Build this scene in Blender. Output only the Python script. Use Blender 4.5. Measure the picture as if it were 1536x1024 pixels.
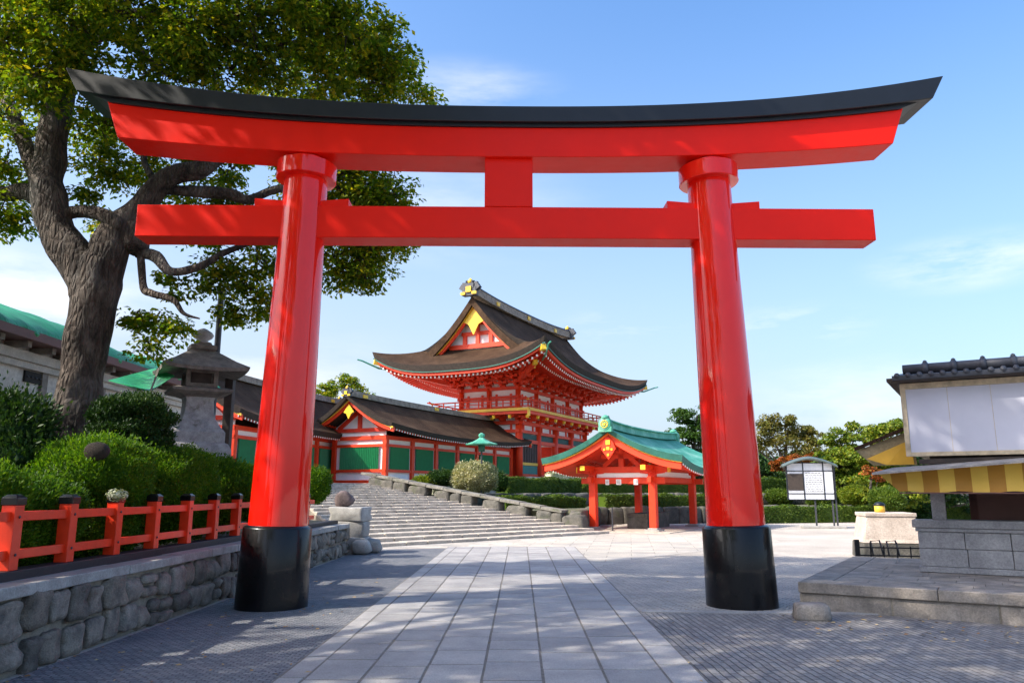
import bpy, bmesh, math, random
import numpy as np
from mathutils import Vector, Matrix
for _o in list(bpy.data.objects): bpy.data.objects.remove(_o)
S = bpy.context.scene
C = S.collection
R = math.radians
PI = math.pi
# ------------------------------------------------------------------ camera
FPX = 1150.0; CAMZ = 1.70; PITCH = math.atan(225/FPX); YAW = math.atan(12/FPX)
cd = bpy.data.cameras.new('camera'); cam = bpy.data.objects.new('camera', cd); C.objects.link(cam)
cd.sensor_width = 36; cd.lens = 36*FPX/1536; cd.clip_start = 0.05; cd.clip_end = 3000
cam.location = (0, 0, CAMZ); cam.rotation_euler = (PI/2+PITCH, 0, YAW)
S.camera = cam
# ------------------------------------------------------------------ sky and sun
SUN_DIR = Vector((-0.93, -0.37, 0)).normalized(); ELEV = R(40)
w = bpy.data.worlds.new("World"); S.world = w; w.use_nodes = True
nt = w.node_tree; nt.nodes.clear()
def N(t, **k):
    n = nt.nodes.new(t)
    for a, v in k.items(): setattr(n, a, v)
    return n
out = N('ShaderNodeOutputWorld'); bg = N('ShaderNodeBackground'); bg.inputs[1].default_value = 0.15
sky = N('ShaderNodeTexSky', sky_type='NISHITA', sun_disc=False, sun_elevation=ELEV, altitude=0, air_density=1.0, dust_density=3.6, ozone_density=3.5)
sky.sun_rotation = math.atan2(SUN_DIR.x, SUN_DIR.y)
def ray0(px, py):
    h = Vector((-math.sin(YAW), math.cos(YAW), 0)); f = h*math.cos(PITCH)+Vector((0,0,math.sin(PITCH))); u = -h*math.sin(PITCH)+Vector((0,0,math.cos(PITCH)))
    return (f+Vector((math.cos(YAW), math.sin(YAW), 0))*((px-768)/FPX)+u*((512-py)/FPX)).normalized()
tc = N('ShaderNodeTexCoord'); mp = N('ShaderNodeMapping'); mp.inputs['Scale'].default_value = (1.6, 1.6, 7.0)
nz = N('ShaderNodeTexNoise'); nz.inputs['Scale'].default_value = 2.3; nz.inputs['Detail'].default_value = 9; nz.inputs['Roughness'].default_value = 0.62
cr = N('ShaderNodeValToRGB'); cr.color_ramp.elements[0].position = 0.42; cr.color_ramp.elements[1].position = 0.68
cr.color_ramp.elements[0].color = (0,0,0,1); cr.color_ramp.elements[1].color = (1,1,1,1)
mx = N('ShaderNodeMix', data_type='RGBA'); mx.inputs['B'].default_value = (4.6, 4.5, 4.6, 1)
hs = N('ShaderNodeHueSaturation'); hs.inputs['Saturation'].default_value = 1.2; hs.inputs['Value'].default_value = 1.24
L = nt.links.new
L(tc.outputs['Generated'], mp.inputs['Vector']); L(mp.outputs[0], nz.inputs['Vector']); L(nz.outputs[0], cr.inputs[0])
# thin clouds gather round a few directions of the sky
acc = None
for (px_, py_, wd, amp) in ((1450,392,.13,1.0),(1185,492,.12,.85),(40,440,.22,1.0),(640,320,.30,.30),(930,490,.10,.6),(1300,600,.22,.5),(700,140,.15,.5),(350,560,.3,.45)):
    a_ = ray0(px_, py_)
    sb = N('ShaderNodeVectorMath', operation='SUBTRACT'); sb.inputs[1].default_value = a_; L(tc.outputs['Generated'], sb.inputs[0])
    sc_ = N('ShaderNodeVectorMath', operation='MULTIPLY'); sc_.inputs[1].default_value = (1, 1, 3.2); L(sb.outputs[0], sc_.inputs[0])
    ln_ = N('ShaderNodeVectorMath', operation='LENGTH'); L(sc_.outputs[0], ln_.inputs[0])
    mr = N('ShaderNodeMapRange', interpolation_type='SMOOTHSTEP'); mr.inputs['From Min'].default_value = 0; mr.inputs['From Max'].default_value = wd; mr.inputs['To Min'].default_value = amp; mr.inputs['To Max'].default_value = 0
    L(ln_.outputs['Value'], mr.inputs[0])
    if acc is None: acc = mr.outputs[0]
    else:
        m_ = N('ShaderNodeMath', operation='MAXIMUM'); L(acc, m_.inputs[0]); L(mr.outputs[0], m_.inputs[1]); acc = m_.outputs[0]
mu = N('ShaderNodeMath', operation='MULTIPLY'); L(acc, mu.inputs[0]); L(cr.outputs[0], mu.inputs[1])
# pale haze of the low sky, stronger toward the sun's side (left)
sx = N('ShaderNodeSeparateXYZ'); L(tc.outputs['Generated'], sx.inputs[0])
fz = N('ShaderNodeMapRange', interpolation_type='SMOOTHSTEP'); fz.inputs['From Min'].default_value = .62; fz.inputs['From Max'].default_value = -.02; fz.inputs['To Min'].default_value = 0; fz.inputs['To Max'].default_value = 1; L(sx.outputs[2], fz.inputs[0])
fx = N('ShaderNodeMapRange'); fx.inputs['From Min'].default_value = -.6; fx.inputs['From Max'].default_value = .6; fx.inputs['To Min'].default_value = 1.05; fx.inputs['To Max'].default_value = .52; L(sx.outputs[0], fx.inputs[0])
fm = N('ShaderNodeMath', operation='MULTIPLY', use_clamp=True); L(fz.outputs[0], fm.inputs[0]); L(fx.outputs[0], fm.inputs[1])
hz = N('ShaderNodeMix', data_type='RGBA'); hz.inputs['B'].default_value = (2.45, 2.80, 3.25, 1); L(fm.outputs[0], hz.inputs['Factor']); L(hs.outputs[0], hz.inputs['A'])
L(sky.outputs[0], hs.inputs['Color']); L(hz.outputs['Result'], mx.inputs['A']); L(mu.outputs[0], mx.inputs['Factor'])
L(mx.outputs['Result'], bg.inputs[0]); L(bg.outputs[0], out.inputs[0])
sl = bpy.data.lights.new('sun', 'SUN'); sl.energy = 3.3; sl.angle = R(0.6); sl.color = (1, .93, .82)
so = bpy.data.objects.new('sun', sl); C.objects.link(so)
sdir = Vector((SUN_DIR.x*math.cos(ELEV), SUN_DIR.y*math.cos(ELEV), math.sin(ELEV)))
so.rotation_euler = sdir.to_track_quat('Z', 'Y').to_euler(); so.location = sdir*60
S.view_settings.view_transform = 'Standard'; S.view_settings.look = 'None'
S.view_settings.gamma = 1; S.view_settings.exposure = 1.0
S.render.engine = 'CYCLES'
# ------------------------------------------------------------------ measuring: photo pixel -> world point at depth Y
_h = Vector((-math.sin(YAW), math.cos(YAW), 0)); _r = Vector((math.cos(YAW), math.sin(YAW), 0))
_f = _h*math.cos(PITCH)+Vector((0,0,math.sin(PITCH))); _u = -_h*math.sin(PITCH)+Vector((0,0,math.cos(PITCH)))
def ray(px, py): return _f+_r*((px-768)/FPX)+_u*((512-py)/FPX)
def W(px, py, Y):
    d = ray(px, py); t = Y/d.y; return Vector((d.x*t, Y, CAMZ+d.z*t))
def G(px, py, z=0.0):
    d = ray(px, py); t = (z-CAMZ)/d.z; return Vector((d.x*t, d.y*t, z))
def proj(p):
    q = Vector(p)-Vector((0,0,CAMZ)); z = q.dot(_f); return (768+FPX*q.dot(_r)/z, 512-FPX*q.dot(_u)/z)
# ------------------------------------------------------------------ object helpers
def tag(o, label=None, cat=None, group=None, kind=None):
    if label: o['label'] = label
    if cat: o['category'] = cat
    if group: o['group'] = group
    if kind: o['kind'] = kind
    return o
def thing(name, label, cat, loc=(0,0,0), rz=0, group=None):
    o = bpy.data.objects.new(name, None); C.objects.link(o); o.empty_display_size = .3
    o.location = loc; o.rotation_euler = (0, 0, rz)
    return tag(o, label, cat, group)
def copy_tree(o, parent=None):
    c = o.copy(); C.objects.link(c); c.parent = parent
    for ch in [x for x in o.children]: copy_tree(ch, c)
    return c
def rotm(ax, ang):
    return Matrix.Rotation(ang, 4, ax)
class MB:
    def __init__(s): s.v = []; s.f = []; s.m = []; s.sm = []; s.pc = []; s.n = 0; s.hold = False; s.M = Matrix.Identity(4)
    def add(s, vs, fs, mi=0, smooth=False):
        b = len(s.v); M = s.M
        s.v += [tuple(M @ Vector(p)) for p in vs]
        s.f += [tuple(i+b for i in f) for f in fs]; s.m += [mi]*len(fs); s.sm += [smooth]*len(fs)
        if not s.hold: s.n += 1
        s.pc += [s.n]*len(fs)
    def piece(s, on=True):                               # everything added until the next call is one piece
        s.hold = on; s.n += 1
    def box(s, x0, x1, y0, y1, z0, z1, mi=0):
        s.add([(x0,y0,z0),(x1,y0,z0),(x1,y1,z0),(x0,y1,z0),(x0,y0,z1),(x1,y0,z1),(x1,y1,z1),(x0,y1,z1)],
              [(0,3,2,1),(4,5,6,7),(0,1,5,4),(1,2,6,5),(2,3,7,6),(3,0,4,7)], mi)
    def cb(s, cx, cy, cz, sx, sy, sz, mi=0): s.box(cx-sx/2,cx+sx/2,cy-sy/2,cy+sy/2,cz-sz/2,cz+sz/2,mi)
    def bar(s, a, b, w, h, mi=0, up=(0,0,1)):          # box from a to b, centred
        a = Vector(a); b = Vector(b); d = (b-a).normalized(); u = Vector(up)
        x = d.cross(u)
        if x.length < 1e-4: x = d.cross(Vector((0,1,0)))
        x.normalize(); u = x.cross(d).normalized()
        P = []
        for c in (a, b):
            for i, j in ((-1,-1),(1,-1),(1,1),(-1,1)): P.append(c+x*(w/2*i)+u*(h/2*j))
        s.add(P, [(3,2,1,0),(4,5,6,7),(0,1,5,4),(1,2,6,5),(2,3,7,6),(3,0,4,7)], mi)
    def tube(s, pts, rs, n=12, mi=0, caps=True, smooth=True, rnd=0, rng=None):
        pts = [Vector(p) for p in pts]
        if not hasattr(rs, '__len__'): rs = [rs]*len(pts)
        V = []; px = None
        for i, p in enumerate(pts):
            d = (pts[min(i+1,len(pts)-1)]-pts[max(i-1,0)]).normalized()
            if px is None:
                px = d.orthogonal().normalized()
                if abs(d.z) > .9: px = Vector((1,0,0))
            px = (px-d*px.dot(d)).normalized(); py = d.cross(px)
            for k in range(n):
                a = 2*PI*k/n; r = rs[i]*(1+(rng.uniform(-rnd, rnd) if rnd else 0))
                V.append(p+px*(r*math.cos(a))+py*(r*math.sin(a)))
        F = []
        for i in range(len(pts)-1):
            for k in range(n):
                k2 = (k+1) % n; F.append((i*n+k, i*n+k2, (i+1)*n+k2, (i+1)*n+k))
        h = s.hold
        if not h: s.piece()
        s.add(V, F, mi, smooth)
        if caps:
            s.add(V[:n], [tuple(reversed(range(n)))], mi); s.add(V[-n:], [tuple(range(n))], mi)
        s.hold = h
    def lathe(s, prof, n=24, c=(0,0,0), mi=0, smooth=True, rot=0):   # prof [(r,z)]
        V = []; F = []
        for r, z in prof:
            for k in range(n):
                a = 2*PI*k/n+rot; V.append((c[0]+r*math.cos(a), c[1]+r*math.sin(a), c[2]+z))
        for i in range(len(prof)-1):
            for k in range(n):
                k2 = (k+1) % n; F.append((i*n+k, i*n+k2, (i+1)*n+k2, (i+1)*n+k))
        F.append(tuple(reversed(range(n)))); F.append(tuple((len(prof)-1)*n+k for k in range(n)))
        s.add(V, F, mi, smooth)
    def prism(s, poly, z0, z1, mi=0):                    # poly CCW in xy
        n = len(poly)
        s.add([(x,y,z0) for x,y in poly]+[(x,y,z1) for x,y in poly],
              [tuple(reversed(range(n))), tuple(range(n,2*n))]+[(i,(i+1)%n,n+(i+1)%n,n+i) for i in range(n)], mi)
    def grid(s, rows, mi=0, smooth=True, flip=False):
        n = len(rows[0]); V = [p for r in rows for p in r]; F = []
        for i in range(len(rows)-1):
            for k in range(n-1):
                q = (i*n+k, i*n+k+1, (i+1)*n+k+1, (i+1)*n+k); F.append(q[::-1] if flip else q)
        s.add(V, F, mi, smooth)
    def slab(s, top, bot, mi=0, mi_edge=None, mi_bot=None):        # two grids of the same shape -> closed solid
        if mi_edge is None: mi_edge = mi
        if mi_bot is None: mi_bot = mi_edge
        s.grid(top, mi); s.grid(bot, mi_bot, flip=True)
        n = len(top[0]); m = len(top)
        loop = [(0,k) for k in range(n)]+[(i,n-1) for i in range(1,m)]+[(m-1,k) for k in range(n-2,-1,-1)]+[(i,0) for i in range(m-2,0,-1)]
        V = [top[i][k] for i,k in loop]+[bot[i][k] for i,k in loop]; q = len(loop)
        s.add(V, [(i, q+i, q+(i+1)%q, (i+1)%q) for i in range(q)], mi_edge)
    def build(s, name, mats, parent=None, bevel=0, label=None):
        me = bpy.data.meshes.new(name); me.from_pydata(s.v, [], s.f)
        if not isinstance(mats, (list, tuple)): mats = [mats]
        for m in mats: me.materials.append(m)
        if len(mats) > 1: me.polygons.foreach_set('material_index', s.m)
        me.polygons.foreach_set('use_smooth', s.sm)
        me.update()
        bm = bmesh.new(); bm.from_mesh(me); bmesh.ops.recalc_face_normals(bm, faces=bm.faces); bm.to_mesh(me); bm.free()
        o = bpy.data.objects.new(name, me); C.objects.link(o); o.parent = parent
        if bevel:
            b = o.modifiers.new('bevel', 'BEVEL'); b.width = bevel; b.segments = 2; b.limit_method = 'ANGLE'; b.angle_limit = R(40)
            b.harden_normals = False
        if label: o['label'] = label
        return o
def _campos(parent):
    M = Matrix.Identity(4); chain = []
    while parent is not None: chain.append(parent); parent = parent.parent
    for p in reversed(chain): M = M @ Matrix.Translation(p.location) @ p.rotation_euler.to_matrix().to_4x4()
    return M
def build_split(b, name, mats, parent, bevel=0, limit=100, rest=None, side=None):
    """one object per piece; past the limit the nearest ones, and the rest as one part"""
    M = _campos(parent); ids = {}
    for i, p in enumerate(b.pc): ids.setdefault(p, []).append(i)
    info = []
    for p, fl in ids.items():
        c = Vector((0,0,0)); k = 0
        for i in fl:
            for q in b.f[i]: c += Vector(b.v[q]); k += 1
        c /= k; info.append(((M @ c-Vector((0,0,CAMZ))).length+(1000 if side and not side(c) else 0), p))
    info.sort(); outp = []
    def mk(fs, nm):
        m = MB(); mp = {}
        for i in fs:
            f = []
            for q in b.f[i]:
                if q not in mp: mp[q] = len(m.v); m.v.append(b.v[q])
                f.append(mp[q])
            m.f.append(tuple(f)); m.m.append(b.m[i]); m.sm.append(b.sm[i])
        return m.build(nm, mats, parent, bevel)
    for d, p in info[:limit]: outp.append(mk(ids[p], name))
    if len(info) > limit:
        o = mk([i for d, p in info[limit:] for i in ids[p]], rest or name+'_rows'); o['kind'] = 'stuff'; outp.append(o)
    return outp
def structure(o): o['kind'] = 'structure'; return o
# ------------------------------------------------------------------ materials
MAT = {}
class NG:
    def __init__(s, name):
        s.m = bpy.data.materials.new(name); s.m.use_nodes = True; s.t = s.m.node_tree; s.t.nodes.clear()
        s.out = s.n('ShaderNodeOutputMaterial'); s.b = s.n('ShaderNodeBsdfPrincipled'); s.l(s.b.outputs[0], s.out.inputs[0]); MAT[name] = s.m
    def n(s, t, **k):
        n = s.t.nodes.new(t)
        for a, v in k.items():
            if a in n.inputs: n.inputs[a].default_value = v
            else: setattr(n, a, v)
        return n
    def l(s, a, b): s.t.links.new(a, b)
    def coords(s, scale=(1,1,1), rot=(0,0,0), kind='Object'):
        tc = s.n('ShaderNodeTexCoord'); mp = s.n('ShaderNodeMapping'); mp.inputs['Scale'].default_value = scale; mp.inputs['Rotation'].default_value = rot
        s.l(tc.outputs[kind], mp.inputs[0]); return mp.outputs[0]
    def world(s, scale=(1,1,1), rot=(0,0,0)):
        g = s.n('ShaderNodeNewGeometry'); mp = s.n('ShaderNodeMapping'); mp.inputs['Scale'].default_value = scale; mp.inputs['Rotation'].default_value = rot
        s.l(g.outputs['Position'], mp.inputs[0]); return mp.outputs[0]
    def noise(s, vec, scale=5, detail=5, rough=.55, dist=0):
        n = s.n('ShaderNodeTexNoise', Scale=scale, Detail=detail, Roughness=rough, Distortion=dist); s.l(vec, n.inputs['Vector']); return n.outputs[0]
    def ramp(s, fac, stops):
        n = s.n('ShaderNodeValToRGB'); e = n.color_ramp.elements
        while len(e) < len(stops): e.new(.5)
        for i, (p, c) in enumerate(stops): e[i].position = p; e[i].color = (*c, 1) if len(c) == 3 else c
        s.l(fac, n.inputs[0]); return n.outputs[0]
    def mix(s, f, a, b, mode='MIX'):
        n = s.n('ShaderNodeMix', data_type='RGBA', blend_type=mode)
        for k, v in (('Factor', f), ('A', a), ('B', b)):
            if isinstance(v, (int, float)): n.inputs[k].default_value = v
            elif isinstance(v, tuple): n.inputs[k].default_value = (*v, 1)
            else: s.l(v, n.inputs[k])
        return n.outputs['Result']
    def math(s, op, a, b=0.0):
        n = s.n('ShaderNodeMath', operation=op)
        for i, v in enumerate((a, b)):
            if isinstance(v, (int, float)): n.inputs[i].default_value = v
            else: s.l(v, n.inputs[i])
        return n.outputs[0]
    def bump(s, h, strength=.5, dist=.02, normal=None):
        n = s.n('ShaderNodeBump', Strength=strength, Distance=dist); s.l(h, n.inputs['Height'])
        if normal is not None: s.l(normal, n.inputs['Normal'])
        s.l(n.outputs[0], s.b.inputs['Normal']); return n.outputs[0]
    def col(s, c): 
        if isinstance(c, tuple): s.b.inputs['Base Color'].default_value = (*c, 1)
        else: s.l(c, s.b.inputs['Base Color'])
    def set(s, **k):
        for a, v in k.items():
            i = s.b.inputs[a.replace('_', ' ')]
            if isinstance(v, (int, float)): i.default_value = v
            else: s.l(v, i)
def paint(name, c, rough=.35, var=.12, coat=0, bump=.06, scale=3):
    g = NG(name); v = g.world(); n = g.noise(v, scale, 6, .6)
    d = tuple(x*(1-var) for x in c); e = tuple(min(1, x*(1+var*.6)) for x in c)
    g.col(g.ramp(n, [(.3, d), (.7, e)]))
    n2 = g.noise(v, scale*9, 4)
    g.set(Roughness=g.math('MULTIPLY_ADD', n, .12) if 0 else rough, Coat_Weight=coat, Coat_Roughness=.06)
    r = g.n('ShaderNodeMapRange'); r.inputs['To Min'].default_value = max(.05, rough-.1); r.inputs['To Max'].default_value = rough+.12; g.l(n2, r.inputs[0]); g.l(r.outputs[0], g.b.inputs['Roughness'])
    if bump: g.bump(n2, bump, .01)
    return g.m
def stone(name, c1, c2, scale=4, bump=.5, dist=.02, rough=.85, spots=None, island=.0):
    g = NG(name); v = g.world(); n = g.noise(v, scale, 8, .65); f = g.noise(v, scale*11, 4, .7)
    c = g.ramp(n, [(.32, c1), (.68, c2)]); c = g.mix(.35, c, g.ramp(f, [(.3, (.25,.25,.25)), (.7, (1,1,1))]), 'OVERLAY')
    if island:
        ge = g.n('ShaderNodeNewGeometry'); c = g.mix(1.0, c, g.ramp(ge.outputs['Random Per Island'], [(0, (1-island,)*3), (.5, (1, 1-island*.12, 1-island*.25)), (1, (1+island*.5, 1+island*.5, 1+island*.5))]), 'MULTIPLY')
    if spots: c = g.mix(g.ramp(g.noise(v, scale*.6, 6, .7), [(.55, (0,0,0)), (.72, (1,1,1))]), c, spots)
    g.col(c); g.set(Roughness=rough); g.bump(g.math('ADD', n, g.math('MULTIPLY', f, .35)), bump, dist); return g.m
def leafmat(name, cols, trans=.45, rough=.5):
    g = NG(name); ge = g.n('ShaderNodeNewGeometry')
    c = g.ramp(ge.outputs['Random Per Island'], [(i/(len(cols)-1), q) for i, q in enumerate(cols)])
    nn = g.noise(g.world(), .9, 3); c = g.mix(1.0, c, g.ramp(nn, [(.35, (.72,.78,.7)), (.65, (1.25,1.2,1.0))]), 'MULTIPLY')
    g.col(c); g.set(Roughness=rough); g.b.inputs['Specular IOR Level'].default_value = .22
    tr = g.n('ShaderNodeBsdfTranslucent'); g.l(g.mix(1.0, c, (1.5, 1.45, .55), 'MULTIPLY'), tr.inputs[0])
    ms = g.n('ShaderNodeMixShader'); ms.inputs[0].default_value = trans
    g.l(g.b.outputs[0], ms.inputs[1]); g.l(tr.outputs[0], ms.inputs[2]); g.l(ms.outputs[0], g.out.inputs[0]); return g.m
M_RED = paint('torii_red_lacquer', (.93, .008, .001), .5, .05, 1.0, .0, 1.1)
M_RED.node_tree.nodes['Principled BSDF'].inputs['Specular IOR Level'].default_value = .1; M_RED.node_tree.nodes['Principled BSDF'].inputs['Coat Roughness'].default_value = .035
M_REDB = paint('torii_beam_red', (.93, .012, .002), .42, .07, .0, .02, .9)
M_REDB.node_tree.nodes['Principled BSDF'].inputs['Specular IOR Level'].default_value = .22
M_BLK = paint('black_lacquer', (.004, .004, .005), .3, .2, .25, .02)
M_BLK.node_tree.nodes['Principled BSDF'].inputs['Specular IOR Level'].default_value = .25
M_BLKM = paint('black_matt_paint', (.006, .008, .012), .45, .3, 0, .05)
M_VERM = paint('vermilion_fence_paint', (.86, .040, .004), .45, .12, .1, .1, 6)
M_VER2 = paint('vermilion_timber', (.80, .048, .006), .5, .14, 0, .1, 2)
M_VDK = paint('deep_vermilion_timber', (.74, .035, .006), .55, .2, 0, .1, 2)
M_WHITE = paint('white_plaster', (.88, .87, .85), .8, .06, 0, .1, 2)
M_GOLD = paint('gold_fitting', (.92, .56, .04), .35, .15, 0, .1, 8)
M_YEL = paint('yellow_paint', (.85, .50, .05), .5, .15, 0, .1, 3)
M_GREEN = paint('green_shutter_paint', (.006, .21, .065), .5, .15, 0, .1, 4)
M_DARK = paint('dark_void', (.015, .014, .013), .8, .2, 0, 0)
M_DWOOD = paint('dark_wood', (.05, .036, .028), .7, .4, 0, .3, 8)
M_METAL = paint('dark_metal', (.045, .047, .055), .5, .2, 0, .05, 8)
def bark_roof():
    g = NG('cypress_bark_roof'); v = g.coords((1,1,1)); st = g.coords((9, 1.3, 1.3)); n = g.noise(v, .7, 8, .65); f = g.noise(st, 3.2, 7, .75)
    c = g.ramp(n, [(.3, (.034,.019,.011)), (.55, (.072,.042,.025)), (.75, (.125,.078,.048))]); c = g.mix(.55, c, g.ramp(f, [(.3,(.15,.15,.15)),(.7,(.9,.9,.9))]), 'OVERLAY')
    g.col(c); g.set(Roughness=.85); g.b.inputs['Specular IOR Level'].default_value = .12; g.bump(f, .9, .07); return g.m
def copper_roof():
    g = NG('green_copper_roof'); v = g.coords(); n = g.noise(v, 1.1, 8, .65); f = g.noise(g.coords((7,1,1)), 2.2, 6, .7)
    c = g.ramp(n, [(.28, (.018,.19,.11)), (.5, (.07,.33,.22)), (.72, (.27,.50,.39))]); c = g.mix(.5, c, g.ramp(f, [(.3,(.25,.25,.25)),(.7,(.8,.8,.8))]), 'OVERLAY')
    br = g.n('ShaderNodeTexBrick', Scale=1.0); br.inputs['Brick Width'].default_value = 1.1; br.inputs['Row Height'].default_value = .42; br.inputs['Mortar Size'].default_value = .012
    g.l(v, br.inputs['Vector']); g.col(c); g.set(Roughness=.55); g.bump(g.math('ADD', f, g.math('MULTIPLY', br.outputs['Fac'], -1.0)), .4, .03); return g.m
M_BARK_ROOF = bark_roof(); M_COPPER = copper_roof()
M_COPD = paint('dark_green_copper', (.02, .13, .095), .5, .35, 0, .3, 3)
M_THATCHEDGE = stone('bark_roof_edge', (.016,.011,.008), (.040,.027,.019), 6, .6, .03)
M_CSTONE = stone('coping_granite', (.24,.23,.21), (.40,.385,.355), 5, .35, .01, .8, None, .12)
M_FIELD = stone('fieldstone', (.10,.092,.08), (.33,.29,.235), 4.5, 1.0, .06, .85, (.17,.13,.095), .5)
M_MORTAR = stone('mortar', (.17,.15,.115), (.30,.26,.20), 9, .6, .02)
M_STEP = stone('stair_granite', (.30,.262,.215), (.54,.475,.39), 2.5, .4, .015, .85, None, .1)
M_RET = stone('retaining_stone', (.05,.05,.043), (.15,.14,.12), 2.2, .9, .06, .9, (.06,.075,.03), .25)
M_LANT = stone('lantern_granite', (.24,.23,.23), (.44,.43,.42), 6, .5, .02, .85, (.13,.12,.09))
M_LANTR = stone('lantern_cap_granite', (.11,.095,.08), (.25,.22,.19), 6, .7, .03, .85)
M_BLOCK = stone('grey_block_stone', (.24,.235,.24), (.40,.39,.39), 3, .5, .02, .85)
M_PLAT = stone('platform_stone', (.17,.15,.13), (.34,.30,.26), 3.5, .7, .03, .85, (.13,.115,.10), .15)
M_MONU = stone('pale_monument_stone', (.38,.31,.25), (.58,.49,.41), 2.6, .6, .03, .85)
M_TILE = paint('grey_roof_tile', (.055,.060,.075), .5, .35, 0, .2, 5)
# ================================================================== GROUND
def mat_sand():
    g = NG('sandy_plaza'); v = g.world(); n = g.noise(v, .35, 7, .6); f = g.noise(v, 22, 5, .8)
    c = g.ramp(n, [(.35, (.36,.318,.27)), (.65, (.51,.46,.395))]); c = g.mix(.5, c, g.ramp(f, [(.3,(.15,.15,.15)),(.7,(.9,.9,.9))]), 'OVERLAY')
    vo = g.n('ShaderNodeTexVoronoi', Scale=14.0, feature='DISTANCE_TO_EDGE'); g.l(g.world(), vo.inputs['Vector'])
    g.col(c); g.set(Roughness=.95); g.bump(g.math('ADD', f, g.math('MULTIPLY', vo.outputs['Distance'], 2.0)), .55, .02); return g.m
def mat_setts(name, c1, c2, mortar, rot, bw=.11, rh=.065, dist=.03, joint=.18):
    g = NG(name); v = g.world((1,1,1), (0,0,rot))
    nz = g.n('ShaderNodeTexNoise', Scale=2.2, Detail=4.0); g.l(v, nz.inputs['Vector'])
    vm = g.n('ShaderNodeVectorMath', operation='MULTIPLY_ADD'); g.l(nz.outputs['Color'], vm.inputs[0]); vm.inputs[1].default_value = (dist*3,)*3; g.l(v, vm.inputs[2])
    br = g.n('ShaderNodeTexBrick', Scale=1.0); g.l(vm.outputs[0], br.inputs['Vector'])
    br.inputs['Brick Width'].default_value = bw; br.inputs['Row Height'].default_value = rh; br.inputs['Mortar Size'].default_value = rh*joint; br.inputs['Mortar Smooth'].default_value = .9
    br.inputs['Color1'].default_value = (*c1,1); br.inputs['Color2'].default_value = (*c2,1); br.inputs['Mortar'].default_value = (*mortar,1); br.inputs['Bias'].default_value = 0
    n = g.noise(g.world(), .8, 6, .65); f = g.noise(g.world(), 30, 4, .7)
    c = g.mix(1, br.outputs['Color'], g.ramp(n, [(.3,(.72,.74,.78)),(.7,(1.25,1.2,1.12))]), 'MULTIPLY'); c = g.mix(.4, c, g.ramp(f, [(.3,(.2,.2,.2)),(.7,(.8,.8,.8))]), 'OVERLAY')
    g.col(c); g.set(Roughness=.8); g.bump(g.math('ADD', g.math('MULTIPLY', br.outputs['Fac'], -1.0), g.math('MULTIPLY', f, .5)), .9, .02); return g.m
def mat_slab():
    g = NG('granite_slab'); v = g.world(); f = g.noise(v, 75, 3, .8); n = g.noise(v, 1.6, 7, .62); ge = g.n('ShaderNodeNewGeometry')
    c = g.ramp(ge.outputs['Random Per Island'], [(0,(.31,.298,.29)),(.5,(.375,.36,.35)),(1,(.43,.41,.39))])
    c = g.mix(1, c, g.ramp(n, [(.3,(.72,.72,.73)),(.7,(1.14,1.13,1.10))]), 'MULTIPLY'); c = g.mix(.45, c, g.ramp(f, [(.35,(.22,.22,.22)),(.65,(.78,.78,.78))]), 'OVERLAY')
    g.col(c); g.set(Roughness=.72); g.bump(g.math('ADD', f, n), .35, .006); return g.m
M_SAND = mat_sand()
M_COBL = mat_setts('blue_grey_setts', (.16,.175,.20), (.27,.275,.29), (.085,.09,.10), 0, .10, .055)
M_COBR = mat_setts('right_setts', (.21,.20,.195), (.31,.295,.28), (.10,.095,.09), R(88), .24, .085, .02, .12)
M_FLAG = mat_setts('pale_flagstones', (.40,.365,.315), (.50,.46,.40), (.30,.27,.23), R(8), 1.3, .7, .01, .02)
M_FAN = mat_setts('tan_setts', (.43,.39,.345), (.54,.495,.44), (.27,.245,.215), R(35), .16, .09, .05, .16)
M_SLAB = mat_slab(); M_JOINT = stone('slab_joint', (.11,.10,.085), (.20,.18,.155), 12, .4, .01)
M_SOIL = stone('soil_and_moss', (.05,.045,.03), (.10,.10,.05), 2, .8, .05)
M_LAWN = stone('terrace_ground', (.06,.075,.03), (.14,.13,.08), 1.2, .8, .05)
b = MB(); Rg = 900
b.grid([[(x, y, 0) for x in (-Rg,-60,-30,0,30,60,Rg)] for y in (-Rg,-40,0,40,80,160,Rg)])
structure(b.build('ground', M_SAND))
def sheet(name, pts, z, mat):
    b = MB(); b.add([(p[0], p[1], z) for p in pts], [tuple(range(len(pts)))]); return structure(b.build(name, mat))
sheet('cobbled_pavement', [(-4.70,-6),(-2.26,-6),(-2.26,24.2),(-4.70,23.6)], .004, M_COBL)
sheet('sett_pavement', [(1.72,-6),(12,-6),(12,11.2),(1.72,11.55)], .004, M_COBR)
sheet('plaza_pavement', [(1.72,11.64),(8.6,11.3),(8.8,19),(6.4,22.5),(2.6,20),(1.72,18)], .004, M_FAN)
sheet('flagstone_pavement', [(-2.26,24.2),(1.72,18.1),(2.7,20.1),(9.0,27.5),(10,33),(2.2,33.5),(-4.6,24.6)], .005, M_FLAG)
b = MB(); b.bar((1.74,11.60,.006),(8.55,11.24,.006), .16, .03); structure(b.build('pavement_kerb_strip', M_SLAB, None, .004))
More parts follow.
